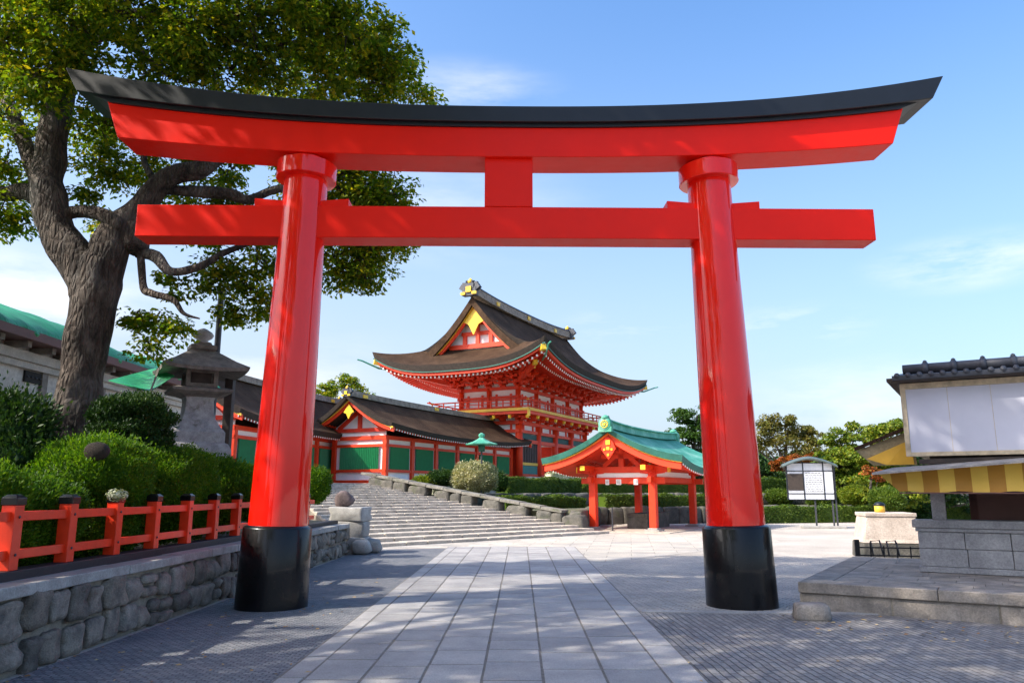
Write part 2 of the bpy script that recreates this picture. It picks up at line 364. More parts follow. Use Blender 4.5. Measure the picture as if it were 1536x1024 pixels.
# slab path: every slab a bevelled stone, laid in columns
rng = random.Random(4)
cols = [-2.24,-1.99,-1.46,-.91,-.355,.21,.79,1.36,1.70]
b = MB(); bj = MB(); bj.box(-2.25,1.71,-3,24.8,-.05,.013); 
for i in range(8):
    y = -3-rng.uniform(0,.6)
    while y < 24.6:
        ln = rng.choice([.52,.62,.70,.78,.86]) if i not in (0,7) else rng.uniform(.75,1.15)
        y1 = min(y+ln, 24.75); x0 = cols[i]+.008; x1 = cols[i+1]-.008; q = .007
        zt = .016+rng.uniform(0,.003); ya, yb = y+.011, y1-.011
        if yb-ya > .1:
            j = [rng.uniform(-.004,.004) for _ in range(4)]
            V = [(x0+j[0],ya,.0),(x1+j[1],ya,.0),(x1+j[2],yb,.0),(x0+j[3],yb,.0),(x0+j[0]+q,ya+q,zt),(x1+j[1]-q,ya+q,zt),(x1+j[2]-q,yb-q,zt),(x0+j[3]+q,yb-q,zt)]
            b.add(V, [(4,5,6,7),(0,1,5,4),(1,2,6,5),(2,3,7,6),(3,0,4,7)])
        y = y1
pth = structure(b.build('path', M_SLAB)); pj = structure(bj.build('path_bedding', M_JOINT))
# fallen leaves (uncountable scatter)
b = MB(); rng = random.Random(8)
def fallen(n, xr, yr, bias):
    for k in range(n):
        x = xr[0]+(xr[1]-xr[0])*rng.random()**bias; y = rng.uniform(*yr); a = rng.uniform(0, 2*PI); s_ = rng.uniform(.016,.04)
        c, s = math.cos(a), math.sin(a)
        b.add([(x+c*s_,y+s*s_,.016),(x-s*s_*.5,y+c*s_*.5,.024),(x-c*s_,y-s*s_,.014),(x+s*s_*.5,y-c*s_*.5,.012)], [(0,1,2),(0,2,3)])
fallen(170, (-4.66,-2.3), (4.5,16), 2.0); fallen(60, (-2.3,6.5), (4.5,17), 1); fallen(110, (3.6,6.9), (9.2,11.3), 1)
gL = NG('fallen_leaf'); ge = gL.n('ShaderNodeNewGeometry'); gL.col(gL.ramp(ge.outputs['Random Per Island'], [(0,(.30,.13,.04)),(.5,(.45,.30,.12)),(1,(.5,.42,.28))])); gL.set(Roughness=.7)
tag(b.build('fallen_leaves', gL.m), 'dry tan fallen leaves scattered thinly over the cobbles by the wall', 'fallen leaves', None, 'stuff')
# raised garden bed and terraces
def block(name, poly, z0, z1, mat):
    b = MB(); b.prism(poly, z0, z1); return structure(b.build(name, mat))
block('garden_bed', [(-30,-4),(-5.35,-4),(-5.35,23.0),(-14.0,35.6),(-30,35.6)], -.3, .82, M_SOIL)
TR = Vector((-8.2, 40)); P1 = Vector((3.7, 32.6)); P0 = Vector((-5.0, 24.0)); TL = Vector((-11.6, 37.6))
ZT = 2.12
block('lower_terrace', [(2.4,33.9),(4.1,41.6),(10,43.6),(32,50.5),(60,58),(60,80),(-3,80),(-8.4,40.6)], -.3, .86, M_LAWN)
block('upper_terrace', [(-3.4,38.2),(3.2,46),(12,50),(34,60),(60,66),(60,84),(-6,84),(-8.3,40.8)], -.3, 1.55, M_LAWN)
block('shrine_ground', [(-60,35.62),(-14.0,35.62),(-11.9,37.5),(-8.4,40.3),(-5.6,42.2),(-1,47.5),(9,58),(34,70),(60,90),(-60,120)], -.3, ZT-.004, M_STEP)
# stairs
NS = 20
st = thing('stone_staircase', 'wide weathered grey granite staircase rising left from the path to the shrine', 'staircase', (0,0,0))
b = MB(); rng = random.Random(3)
for i in range(NS):
    b.piece()
    f0 = i/NS; f1 = (i+1)/NS
    a = P0.lerp(TL, f0); c = P1.lerp(TR, f0); a2 = P0.lerp(TL, f1); c2 = P1.lerp(TR, f1)
    z = ZT*(i+1)/NS; nb = 13; cuts = sorted([0]+[ (k+rng.uniform(-.25,.25))/nb for k in range(1, nb)]+[1])
    for u0, u1 in zip(cuts[:-1], cuts[1:]):
        jj = rng.uniform(-.012,.012); jz = rng.uniform(-.006,.006); g_ = .0012
        p = [a.lerp(c, u0+g_), a.lerp(c, u1-g_), a2.lerp(c2, u1-g_), a2.lerp(c2, u0+g_)]
        d = (p[2]-p[1]).normalized()*jj; ex = (p[2]-p[1])*.3
        q = [p[0]+d, p[1]+d, p[2]+ex, p[3]+ex]
        b.add([(v.x,v.y,z-.16) for v in q]+[(v.x,v.y,z+jz) for v in q], [(3,2,1,0),(4,5,6,7),(0,1,5,4),(1,2,6,5),(2,3,7,6),(3,0,4,7)])
build_split(b, 'step', M_STEP, st, .018)
b = MB(); b.add([(P0.x,P0.y,-.1),(P1.x,P1.y,-.1),(TR.x,TR.y,-.1),(TL.x,TL.y,-.1),(P0.x,P0.y,-.02),(P1.x,P1.y,-.02),(TR.x,TR.y,ZT-.1),(TL.x,TL.y,ZT-.1)],
    [(3,2,1,0),(4,5,6,7),(0,1,5,4),(1,2,6,5),(2,3,7,6),(3,0,4,7)]); b.build('bedding', M_MORTAR, st)
# rough stone wall builder: a line of irregular blocks
def blob(b, c, sx, sy, sz, dirx, rng, pw=.55, n=7, nz_=.07, mi=0):
    # superellipsoid stone centred at c; dirx horizontal unit vector along wall
    X = Vector((dirx[0], dirx[1], 0)); Yv = Vector((-dirx[1], dirx[0], 0)); rows = []
    ph = [rng.uniform(0,6.3) for _ in range(4)]; sg = lambda v, p: math.copysign(abs(v)**p, v)
    m = n*2
    for i in range(n+1):
        la = -PI/2+PI*i/n; r = []
        for k in range(m+1):
            lo = 2*PI*k/m
            x = sg(math.cos(la), pw)*sg(math.cos(lo), pw); y = sg(math.cos(la), pw)*sg(math.sin(lo), pw); z = sg(math.sin(la), pw)
            q = 1+nz_*math.sin(2*x+3*z+ph[0])+nz_*.8*math.sin(4*z-3*x+ph[1])+nz_*.5*math.cos(5*y+4*x+ph[2])
            p = Vector(c)+X*(x*sx*q)+Yv*(y*sy*q)+Vector((0,0,z*sz*q)); r.append(tuple(p))
        rows.append(r)
    b.grid(rows, mi, True)
def stone_wall(b, p0, p1, z0a, z0b, z1a, z1b, rng, sw=.5, rows=2, th=.2, side=1):
    p0 = Vector(p0); p1 = Vector(p1); Ln = (p1-p0).length; d = (p1-p0)/Ln
    for r_ in range(rows):
        s = rng.uniform(-.2,0)
        while s < Ln:
            w_ = sw*rng.uniform(.65,1.3); f = min(max((s+w_/2)/Ln,0),1)
            if s+w_ > Ln+.1: break
            za = z0a+(z0b-z0a)*f; zb = z1a+(z1b-z1a)*f; h = (zb-za)/rows
            cz = za+h*(r_+.5)+rng.uniform(-.03,.03)*h; c = p0+d*(s+w_/2)
            blob(b, (c.x, c.y, cz), w_*.5*1.01, th*rng.uniform(.9,1.05), h*.5*rng.uniform(.93,1.02), d, rng, rng.choice([.26,.32,.4]), 7, .05)
            s += w_*.96
# left garden wall
XW = -4.78
gw = thing('garden_retaining_wall', 'low mortared fieldstone garden wall with granite coping under the vermilion fence', 'wall', (XW, 8, 0))
gw_inv = Vector((-XW, -8, 0))
b = MB(); b.M = Matrix.Translation(gw_inv); rng = random.Random(12)
def cobble_rows(b, xw, y0, y1, zt, rng, rows=2):
    hh = zt/rows
    for r_ in range(rows):
        s = y0-rng.uniform(0,.3)
        while s < y1:
            w_ = rng.uniform(.24,.50); z_ = hh*(r_+.5)+rng.uniform(-.04,.04); hz = hh*.48*rng.uniform(.82,1.02)
            if rng.random() < .14 :
                blob(b, (xw-.03, s+w_/2, z_+hz*.5), .11, w_*.5, hz*.46, (1,0), rng, .62); blob(b, (xw-.03, s+w_/2, z_-hz*.5), .11, w_*.5, hz*.46, (1,0), rng, .62)
            else: blob(b, (xw-.03, s+w_/2, z_), rng.uniform(.09,.13), w_*.47, hz, (1,0), rng, rng.choice([.40,.5,.65]), 10, .11)
            s += w_
cobble_rows(b, XW, 2.2, 21.6, .72, rng)
b.build('fieldstones', M_FIELD, gw)
b = MB(); b.M = Matrix.Translation(gw_inv); b.box(XW-.45, XW-.015, 2, 21.6, -.2, .72); b.build('mortar_core', M_MORTAR, gw)
b = MB(); b.M = Matrix.Translation(gw_inv); y = 2.0
while y < 21.6:
    y1 = min(y+rng.uniform(.95,1.5), 21.7); j = rng.uniform(-.012,.012); b.box(XW-.34+j, XW+.07+j, y+.005, y1-.005, .722, .835+rng.uniform(-.005,.005)); y = y1
b.build('coping', M_CSTONE, gw, .014)
# end block by the stairs
eb = thing('stone_end_pillar', 'stacked rough granite end pillar where the garden wall meets the stairs', 'stone pillar', (XW-.05, 22.3, 0))
b = MB(); rng = random.Random(5)
for z_, h_, w_ in ((.22,.25,.54),(.66,.23,.49),(1.08,.20,.50)): blob(b, (rng.uniform(-.05,.05), 0, z_), w_*rng.uniform(.9,1.03), w_*.95, h_, (1,rng.uniform(-.12,.12)), rng, .17, 12, .045)
for q in ((.45,-.5,.2),(.62,.1,.2),(-.2,-.62,.22),(.5,.55,.18)): blob(b, q, .27, .22, .2, (1,0), rng, .6)
b.build('stone_blocks', M_CSTONE, eb)
b = MB(); blob(b, (0,0,.16), .26, .2, .24, (1,0), rng, .8, 8, .1)
o = b.build('rounded_stone', stone('purple_grey_stone', (.06,.04,.04), (.20,.15,.14), 5, .6, .03)); o.location = (XW-.25, 22.3, 1.30); tag(o, 'rounded purplish garden stone standing on the end pillar by the stairs', 'stone')
# retaining wall beside the stairs
wl = thing('stair_retaining_wall', 'dark mossy boulder wall following the right edge of the stairs', 'wall', (P1.x, P1.y, 0))
b = MB(); b.M = Matrix.Translation((-P1.x, -P1.y, 0)); rng = random.Random(21)
dn = (TR-P1).normalized(); off = Vector((-dn.y, dn.x))*-.28
segs = 9
for k in range(segs):
    f0 = .10+.90*k/segs; f1 = .10+.90*(k+1)/segs
    a = P1.lerp(TR, f0)+off; c = P1.lerp(TR, f1)+off
    stone_wall(b, a, c, -.1, -.1, ZT*f0+.48, ZT*f1+.46, rng, .95, 1 if k < 4 else 2, .32)
b.build('boulders', M_RET, wl)
b = MB(); b.M = Matrix.Translation((-P1.x, -P1.y, 0)); k_ = 11
for k in range(k_):
    f0 = .16+.84*k/k_; f1 = .16+.84*(k+.985)/k_; a = P1.lerp(TR, f0)+off; c = P1.lerp(TR, f1)+off
    b.bar((a.x, a.y, ZT*f0+.52), (c.x, c.y, ZT*f1+.50), .62, .13)
b.build('coping', stone('mossy_coping', (.10,.095,.08), (.24,.225,.195), 3, .6, .02, .9, (.07,.085,.03)), wl, .02)
def boulder_wall(name, label, pts, z0, z1, sw, rows, seed):
    w_ = thing(name, label, 'wall', (pts[0][0], pts[0][1], 0)); b = MB(); b.M = Matrix.Translation((-pts[0][0], -pts[0][1], 0)); rng = random.Random(seed)
    for a, c in zip(pts[:-1], pts[1:]): stone_wall(b, a, c, z0, z0, z1, z1, rng, sw, rows, .3)
    b.build('boulders', M_RET, w_); return w_
boulder_wall('terrace_wall', 'dark boulder terrace wall standing behind the green roofed pavilion', [(2.4,33.9),(4.1,41.6),(10,43.6),(32,50.5)], -.1, .92, .9, 1, 31)
boulder_wall('terrace_wall', 'upper grey boulder terrace wall between the two clipped hedge rows', [(-3.6,38.2),(3.2,46),(12,50),(34,60)], .86, 1.62, .8, 1, 32)
# ================================================================== TORII
gl = G(407, 917); gr_ = G(1117, 915)
Yt = (gl.y+gr_.y)/2+.48; mid = W(762, 860, Yt)
TC = Vector((mid.x, Yt, 0)); TROT = R(1.6)
tor = thing('torii_gate', 'large glossy vermilion torii gate with black top rail and black footed pillars', 'torii gate', TC, TROT)
TI = Matrix.Rotation(-TROT, 4, 'Z') @ Matrix.Translation(-TC)
def TL_(px, py, dy=0):                      # photo pixel -> local (x,z) on the torii's plane at local depth dy
    d = ray(px, py); nrm = Vector((-math.sin(TROT), math.cos(TROT), 0)); p0 = TC+nrm*dy; o = Vector((0,0,CAMZ))
    t = (p0-o).dot(nrm)/d.dot(nrm); q = TI @ (o+d*t); return q.x, q.z
HS = (TL_(1112, 870)[0]-TL_(410, 870)[0])/2          # half spacing at ground
HT = (TL_(1063, 260)[0]-TL_(461, 260)[0])/2
ZR0 = TL_(461, 262, -.3)[1]                            # under the ring
for sx in (-1, 1):
    pil = []; prof = []
    zb0 = TL_(410, 789, -.45)[1]; zt = ZR0+.35; n = 40
    b = MB()
    def axis(z): return sx*(HS+(HT-HS)*z/ZR0)
    def rad(z): return .455-(.455-.355)*(z/ZR0)**1.15
    zs = [zb0-.1+(zt-zb0+.1)*k/14 for k in range(15)]
    b.tube([(axis(z), 0, z) for z in zs], [rad(z) for z in zs], 64); pl_ = b.build('pillar', M_RED, tor)
    b = MB(); rb = .525; prof = [(rb+.015,-.1),(rb+.01,.0),(rb,.5),(rb-.012,zb0-.05),(rb-.03,zb0-.02),(rad(zb0)+.004,zb0)]
    b.tube([(axis(z), 0, z) for r, z in prof], [r for r, z in prof], 64); b.build('pillar_foot', M_BLK, tor)
    b = MB(); zr = ZR0; rr = .49
    b.tube([(axis(zr+h), 0, zr+h) for h in (0,.012,.27,.282)], [rr-.012, rr, rr, rr-.012], 72, smooth=False); b.build('pillar_ring', M_RED, tor)
# curved beams: profile curves from the photo, mirrored
def curve(pts, dy):
    q = [TL_(px, py, dy) for px, py in pts]; return q
def sym(zc, ze, xe, n=36, p=2.4):
    r = []
    for i in range(n+1):
        t = -1+2*i/n; r.append((t*xe, zc+(ze-zc)*abs(t)**p))
    return r
D = .34
def z_(px, py, dy): return TL_(px, py, dy)[1]
def x_(px, py, dy): return TL_(px, py, dy)[0]
def beam(bot, top, dy0, dy1, name, mat, bev=.012):
    b = MB(); rows = []
    def ring(p0, p1): return [(p0[0], dy0, p0[1]), (p0[0], dy1, p0[1]), (p1[0], dy1, p1[1]), (p1[0], dy0, p1[1])]
    V = []; n = len(bot)
    for p0, p1 in zip(bot, top): V += ring(p0, p1)
    F = [(0,1,2,3), tuple((n-1)*4+k for k in (3,2,1,0))]
    for i in range(n-1):
        for k in range(4): F.append((i*4+k, (i+1)*4+k, (i+1)*4+(k+1)%4, i*4+(k+1)%4))
    b.add(V, F); return b.build(name, mat, tor, bev)
ctr = (x_(182,205,-D)+x_(1346,216,-D))/2
rb_ = sym(z_(765,235,-D), (z_(182,205,-D)+z_(1346,216,-D))/2, (x_(1346,216,-D)-x_(182,205,-D))/2)
rt_ = sym(z_(765,188,-D), (z_(168,151,-D)+z_(1362,162,-D))/2, (x_(1362,162,-D)-x_(168,151,-D))/2)
beam([(x, z) for x, z in rb_], [(x, z) for x, z in rt_], -D, D, 'lintel', M_REDB)
DK = .47
kt = sym(z_(765,159,-DK), (z_(107,103,-DK)+z_(1424,112,-DK))/2, (x_(1424,112,-DK)-x_(107,103,-DK))/2)
kb = sym(rt_[18][1]+.003, rt_[0][1]+.11, kt[-1][0]-.22)
beam(kb, kt, -DK, DK, 'top_rail', M_BLKM)
beam([(x*.985, z-.05) for x, z in rt_], [(x*.99, z+.02) for x, z in kb], -D-.05, D+.05, 'under_rail', M_BLKM, .005)
DN = .23
z0 = (z_(205,351,-DN)+z_(1313,363,-DN))/2; z1 = (z_(205,304,-DN)+z_(1312,316,-DN))/2; xe = (x_(1313,340,-DN)-x_(203,340,-DN))/2
NK0, NK1 = z0, z1
b = MB(); b.box(-xe, xe, -DN, DN, z0, z1); b.build('tie_beam', M_REDB, tor, .012)
b = MB(); xw0, xw1 = x_(727,280,-DN-.02), x_(799,280,-DN-.02); b.box(xw0, xw1, -DN-.015, DN+.015, z1-.0, rb_[18][1]+.004); b.build('centre_strut', M_REDB, tor, .008)
for sx in (-1, 1):
    zc = (z0+z1)/2; ax = sx*(HS+(HT-HS)*z1/ZR0)
    for s2 in (-1, 1):
        xa = ax+s2*.2; xb = ax+s2*.77; b = MB(); h0, h1 = .10, .145
        V = []
        for x, h in ((xa, h0), (xb, h1)): V += [(x,-.17,z1),(x,.17,z1),(x,.17,z1+h),(x,-.17,z1+h)]
        b.add(V, [(0,1,2,3),(7,6,5,4),(0,4,5,1),(1,5,6,2),(2,6,7,3),(3,7,4,0)]); b.build('wedge', M_REDB, tor, .006)
print('torii', TC, HS, HT, ZR0, 'nuki', NK0, NK1, 'lintel', rb_[18], rb_[0], 'kas', kt[0], kt[18])
# little stone beside the right foot
b = MB(); rng = random.Random(2); blob(b, (0,0,.10), .24, .16, .12, (1,0), rng, .4, 7, .04)
o = b.build('kerb_stone', M_PLAT); o.location = (3.95, 10.95, 0); o.rotation_euler = (0,0,-.2); tag(o, 'small squared grey stone at the black foot of the right gate pillar', 'stone')
# ================================================================== ROOF TOOLS
def prof(x, k): return (1-k)*x+k*x*x                      # concave slope, x 0..1 from eave to ridge
def gable_roof(A, B, H, k, lift, th, ns=16, nt=28, sag=0, ra=None, inset=.06):
    """closed curved gable roof; ridge along x, eave z=0 at mid. returns MB"""
    b = MB(); top = []; bot = []
    js = [(-1, i/ns) for i in range(ns)]+[(1, 1-i/ns) for i in range(ns+1)]
    for sg_, f in js:
        rt = []; rb = []
        for j in range(nt+1):
            t = -1+2*j/nt; v = sg_*B*(1-f); l = lift*abs(t)**2.6*(1-.75*f)
            z = H*prof(f, k)+l; a = A*(1+.03*f)
            rt.append((t*a, v, z)); rb.append((t*(a-inset), v*(1-inset/B*1.6), z-th*(1-.2*f)))
        top.append(rt); bot.append(rb)
    # top as rows across
    b.slab(top, bot, 0, 1, 1); return b
def verge_curve(B, H, k, lift, f0=0, f1=1, n=14, dz=0):
    r = []
    for i in range(n+1):
        f = f0+(f1-f0)*i/n; r.append((B*(1-f), H*prof(f, k)+lift*(1-.75*f)+dz, f))
    return r
def barge(b, x0, x1, B, H, k, lift, dz, h, mi=0, f0=0.0, f1=1.0):
    for sg_ in (-1, 1):
        c = verge_curve(B, H, k, lift, f0, f1, 14, dz); V = []
        for y, z, f in c: V += [(x0, sg_*y, z-h), (x1, sg_*y, z-h), (x1, sg_*y, z), (x0, sg_*y, z)]
        n = len(c); F = [(0,1,2,3), tuple((n-1)*4+q for q in (3,2,1,0))]
        for i in range(n-1):
            for q in range(4): F.append((i*4+q, (i+1)*4+q, (i+1)*4+(q+1)%4, i*4+(q+1)%4))
        b.add(V, F, mi)
def ridge_beam(b, x0, x1, z, lift, A, w, h, n=20, mi=0, sagp=2.6):
    V = []
    for i in range(n+1):
        x = x0+(x1-x0)*i/n; t = abs(x/A); zz = z+lift*.25*t**sagp
        V += [(x,-w/2,zz),(x,w/2,zz),(x,w/2*.7,zz+h),(x,-w/2*.7,zz+h)]
    F = [(0,1,2,3), tuple(n*4+q for q in (3,2,1,0))]
    for i in range(n):
        for q in range(4): F.append((i*4+q, (i+1)*4+q, (i+1)*4+(q+1)%4, i*4+(q+1)%4))
    b.add(V, F, mi)
def finial(b, x, z, s, sx, mg=1):                           # ogre-tile style ridge end ornament, facing sx
    b.cb(x, 0, z+.25*s, .35*s, .9*s, .5*s, 0); b.cb(x+sx*.05*s, 0, z+.58*s, .3*s, .62*s, .3*s, 0)
    for j in (-1, 1):
        b.bar((x, j*.25*s, z+.35*s), (x, j*.62*s, z+.60*s), .28*s, .30*s, 0); b.bar((x, j*.42*s, z+.5*s), (x, j*.40*s, z+.82*s), .2*s, .2*s, 0)
        b.bar((x, j*.1*s, z+.6*s), (x+sx*.05*s, j*.2*s, z+.92*s), .18*s, .2*s, 0)
        b.cb(x+sx*.2*s, j*.38*s, z+.12*s, .12*s, .3*s, .16*s, mg)
    b.lathe([(.02,-.0),(.15*s,.03*s),(.17*s,.15*s),(.1*s,.26*s),(.02,.34*s)], 10, (x, 0, z+.74*s), mg)
    b.cb(x+sx*.2*s, 0, z+.36*s, .12*s, .34*s, .34*s, mg)
# ================================================================== TWO-STOREY GATE TOWER
TWO = Vector((.44, 63.1, 2.2)); TWR = R(64.0)
tw = thing('gate_tower', 'two storey vermilion shrine gate tower with sweeping brown bark roof and white balcony walls', 'gate tower', TWO, TWR)
A, B_, H_, KK, LIFT = 11.6, 7.0, 5.3, .82, 1.38; ZE = 10.45-2.2; GU = 8.9; THK = .50
def tz(s, t): return ZE+H_*prof(s/B_, KK)+LIFT*abs(t)**3.2*(1-min(1,s/B_))**1.5
b = MB(); ns = 22; nt = 44; top = []; bot = []
for sg_, f in [(-1, i/ns) for i in range(ns)]+[(1, 1-i/ns) for i in range(ns+1)]:
    s = f*B_; rt = []; rb = []; ue = A-s if s < A-GU else GU
    for j in range(nt+1):
        t = -1+2*j/nt; z = tz(s, t if s < A-GU else t*(1-.0)) if s < A-GU else ZE+H_*prof(f, KK)+LIFT*abs(t)**3.2*max(0,(1-f))**1.5*1.0
        y = sg_*(B_-s); rt.append((t*ue, y, z)); th = THK*(1-.45*f)
        rb.append((t*(ue-.12), y*(1-.03), z-th))
    top.append(rt); bot.append(rb)
b.slab(top, bot, 0, 1, 1); mainroof = b
GW = 8.0
for sx in (-1, 1):                                       # end skirts
    top = []; bot = []; n2 = 10; S2 = A-GW
    for i in range(n2+1):
        s = S2*i/n2; rt = []; rb = []
        for j in range(25):
            t = -1+2*j/24; z = tz(s, t)+.006; y = t*(B_-s); rt.append((sx*(A-s), y, z)); rb.append((sx*(A-s-.1), y*.98, z-THK*.92))
        top.append(rt); bot.append(rb)
    mainroof.slab(top, bot, 0, 1, 1)
rf = mainroof.build('roof', [M_BARK_ROOF, M_THATCHEDGE], tw)
# verge roll: thick curved gable edge
for sx in (-1, 1):
    b = MB(); f0 = (A-GU)/B_*.80
    x0, x1 = sorted((sx*(GU-.04), sx*(GU+.20))); barge(b, x0, x1, B_, H_, KK, 0, ZE+LIFT*.07, .66, 0, f0, 1.0); b.build('verge', M_BARK_ROOF, tw)
    b = MB(); x0, x1 = sorted((sx*(GU-.30), sx*(GU-.14))); barge(b, x0, x1, B_, H_, KK, 0, ZE-.52, .36, 0, f0+.10, .995); b.build('barge_board', M_VER2, tw)
    b = MB(); x0, x1 = sorted((sx*(GU-.26), sx*(GU-.02))); barge(b, x0, x1, B_, H_, KK, 0, ZE-.46, .17, 0, f0+.08, .998); b.build('gold_edge', M_YEL, tw)
    # gold feet at lower ends of the barge boards and pendant at apex
    b = MB()
    x0, x1 = sorted((sx*(GU-.31), sx*(GU-.09))); barge(b, x0, x1, B_, H_, KK, 0, ZE-.66, .20, 0, f0+.09, f0+.26); build_split(b, 'gold_foot', M_GOLD, tw); b = MB()
    zt_ = ZE+H_
    b.add([(sx*(GU-.1), y, z) for y, z in ((0, zt_-.75), (-.85, zt_-1.75), (-.42, zt_-1.95), (0, zt_-2.75), (.42, zt_-1.95), (.85, zt_-1.75))]+
          [(sx*(GU-.2), y, z) for y, z in ((0, zt_-.75), (-.85, zt_-1.75), (-.42, zt_-1.95), (0, zt_-2.75), (.42, zt_-1.95), (.85, zt_-1.75))],
          [(0,1,2,3,4,5),(11,10,9,8,7,6)]+[(i,(i+1)%6,6+(i+1)%6,6+i) for i in range(6)])
    b.build('gable_pendant', M_GOLD, tw)
    # gable wall and its timber
    zb = ZE+H_*prof((A-GW)/B_, KK); yb = B_-(A-GW)+.6
    b = MB(); x0, x1 = sorted((sx*(GW-.05), sx*(GW+.02)))
    pts = [(y, z-.35) for y, z, f in verge_curve(B_, H_, KK, 0, (A-GW)/B_-.06, 1, 10, ZE)]
    poly = [(-y, z) for y, z in pts]+[(y, z) for y, z in reversed(pts)]
    n = len(poly); b.add([(x0,y,z) for y,z in poly]+[(x1,y,z) for y,z in poly], [tuple(range(n)), tuple(range(2*n-1,n-1,-1))]+[(i,(i+1)%n,n+(i+1)%n,n+i) for i in range(n)])
    b.build('gable_wall', M_WHITE, tw)
    b = MB(); xg = sx*(GW+.10)
    def tie(z, h, hw): b.cb(xg, 0, z, .22, hw*2, h)
    tie(zb+.2, .34, 2.4); tie(zb+1.15, .26, 1.35); tie(zb+1.9, .2, .6)
    for y in (-1.1, 0, 1.1): b.cb(xg, y, zb+.65, .18, .30, .9)
    b.cb(xg, 0, zb+1.5, .16, .24, .7)
    build_split(b, 'gable_beam', M_VER2, tw)
# ridge with gold fittings and end ornaments
b = MB(); ridge_beam(b, -GU-.25, GU+.25, ZE+H_-.1, LIFT*.9, GU, .75, .62); ridge_beam(b, -GU-.3, GU+.3, ZE+H_+.53, LIFT*.9, GU, .62, .13, 20, 1)
rg = b.build('ridge', [stone('weathered_ridge', (.13,.10,.075), (.36,.29,.22), 4, .5, .02), M_TILE], tw)
b = MB()
for x in (-5.6,0,5.6):
    for j in (-1, 1): b.cb(x, j*.40, ZE+H_+.22, .42, .08, .30)
build_split(b, 'ridge_crest', M_GOLD, rg)
for sx in (-1, 1):
    b = MB(); finial(b, sx*(GU+.42), ZE+H_+.08, 1.25, sx); b.build('ridge_ornament', [M_TILE, M_GOLD], tw)
# soffit, fascia, rafters
HA, HB = 6.5, 2.6
def under(s, t): return ZE+LIFT*abs(t)**3.2*(1-s/B_)**1.5-THK-.01+.17*s                    # underside rises inward
b = MB()
for sx, sy in ((1,0),(-1,0),(0,1),(0,-1)):
    rows = []
    for i in range(7):
        s = .25+(3.75)*i/6; r = []
        for j in range(33):
            t = -1+2*j/32
            if sx: r.append((sx*(A-s), t*(B_-s), under(s, t)))
            else: r.append((t*(A-s), sy*(B_-s), under(s, t)))
        rows.append(r)
    b.grid(rows)
b.build('soffit', M_VDK, tw)
b = MB(); bf = MB()
for sx, sy in ((1,0),(-1,0),(0,1),(0,-1)):
    for s_, dz, w_, h_, mb in ((.10, -.02, .12, .07, b), (.26, -.17, .2, .17, bf), (1.35, .10, .2, .2, bf)):
        pr = None; mb.piece()
        for j in range(41):
            t = -1+2*j/40; z = tz(0, t)-THK+dz+.04
            p = Vector((sx*(A-s_), t*(B_-s_), z)) if sx else Vector((t*(A-s_), sy*(B_-s_), z))
            if pr is not None: mb.bar(pr, p, w_, h_)
            pr = p
build_split(b, 'eave_trim', M_COPD, tw); build_split(bf, 'fascia', M_VER2, tw)
br1 = MB(); be = MB()
def rafters(A0, B0, s0, s1, dz, step, w_, rise=.30):
    for sx, sy in ((1,0),(-1,0),(0,1),(0,-1)):
        Ln = B0 if sx else A0; n = int(2*(Ln-s0)/step)
        for j in range(n+1):
            c = -(Ln-s0)+2*(Ln-s0)*j/n; t = c/(Ln); z0 = tz(0, t)-THK+dz+rise*(s0-.2)*0
            s_in = min(s1, Ln-abs(c)+.0)
            if s_in <= s0+.1: s_in = s0+.25
            p = Vector((sx*(A0-s0), c, z0)) if sx else Vector((c, sy*(B0-s0), z0))
            q = Vector((sx*(A0-s_in), c, z0+rise*(s_in-s0))) if sx else Vector((c, sy*(B0-s_in), z0+rise*(s_in-s0)))
            br1.piece(); br1.bar(p, q, w_, w_*1.15); d = (p-q).normalized(); br1.bar(p+d*.002, p+d*.03, w_*1.02, w_*1.17, 1)
rafters(A, B_, .42, 1.9, -.30, .34, .12)
rafters(A, B_, 1.50, 4.2, -.12, .34, .13)
build_split(br1, 'rafter', [M_VDK, M_WHITE], tw, 0, 100, 'rafter_rows', lambda c: c.x < -A+4.6 or c.y < -B_+2)
# hanging gold corner fittings and rain bars at corners
b = MB(); bg_ = MB()
for i in (-1, 1):
    for j in (-1, 1):
        z = tz(0, 1)-THK; p = Vector((i*(A-.35), j*(B_-.35), z-.28)); q = Vector((i*(A-4.4), j*(B_-4.0), z-1.15))
        b.bar(q, p, .3, .34); d = (p-q).normalized(); bg_.bar(p-d*.1, p+d*.35, .34, .36)
        p2 = p.lerp(q, .32)+Vector((0,0,-.42)); q2 = p.lerp(q, 1.0)+Vector((0,0,-.45)); b.bar(q2, p2, .26, .3); bg_.bar(p2-d*.1, p2+d*.25, .3, .32)
build_split(b, 'hip_rafter', M_VER2, tw); build_split(bg_, 'gold_cap', M_GOLD, tw)
b = MB()
for i, j in ((-1,1),(-1,-1),(1,-1)):
    z = tz(0, 1)-THK; b.tube([(i*(A-2.2), j*(B_-1.2), z-.75), (i*(A-.6), j*(B_-.2), z-.65), (i*(A+.5), j*(B_+.5), z-.2), (i*(A+.75), j*(B_+.75), z-.12)], [.07,.07,.06,.05], 6)
build_split(b, 'corner_spout', M_COPPER, tw)
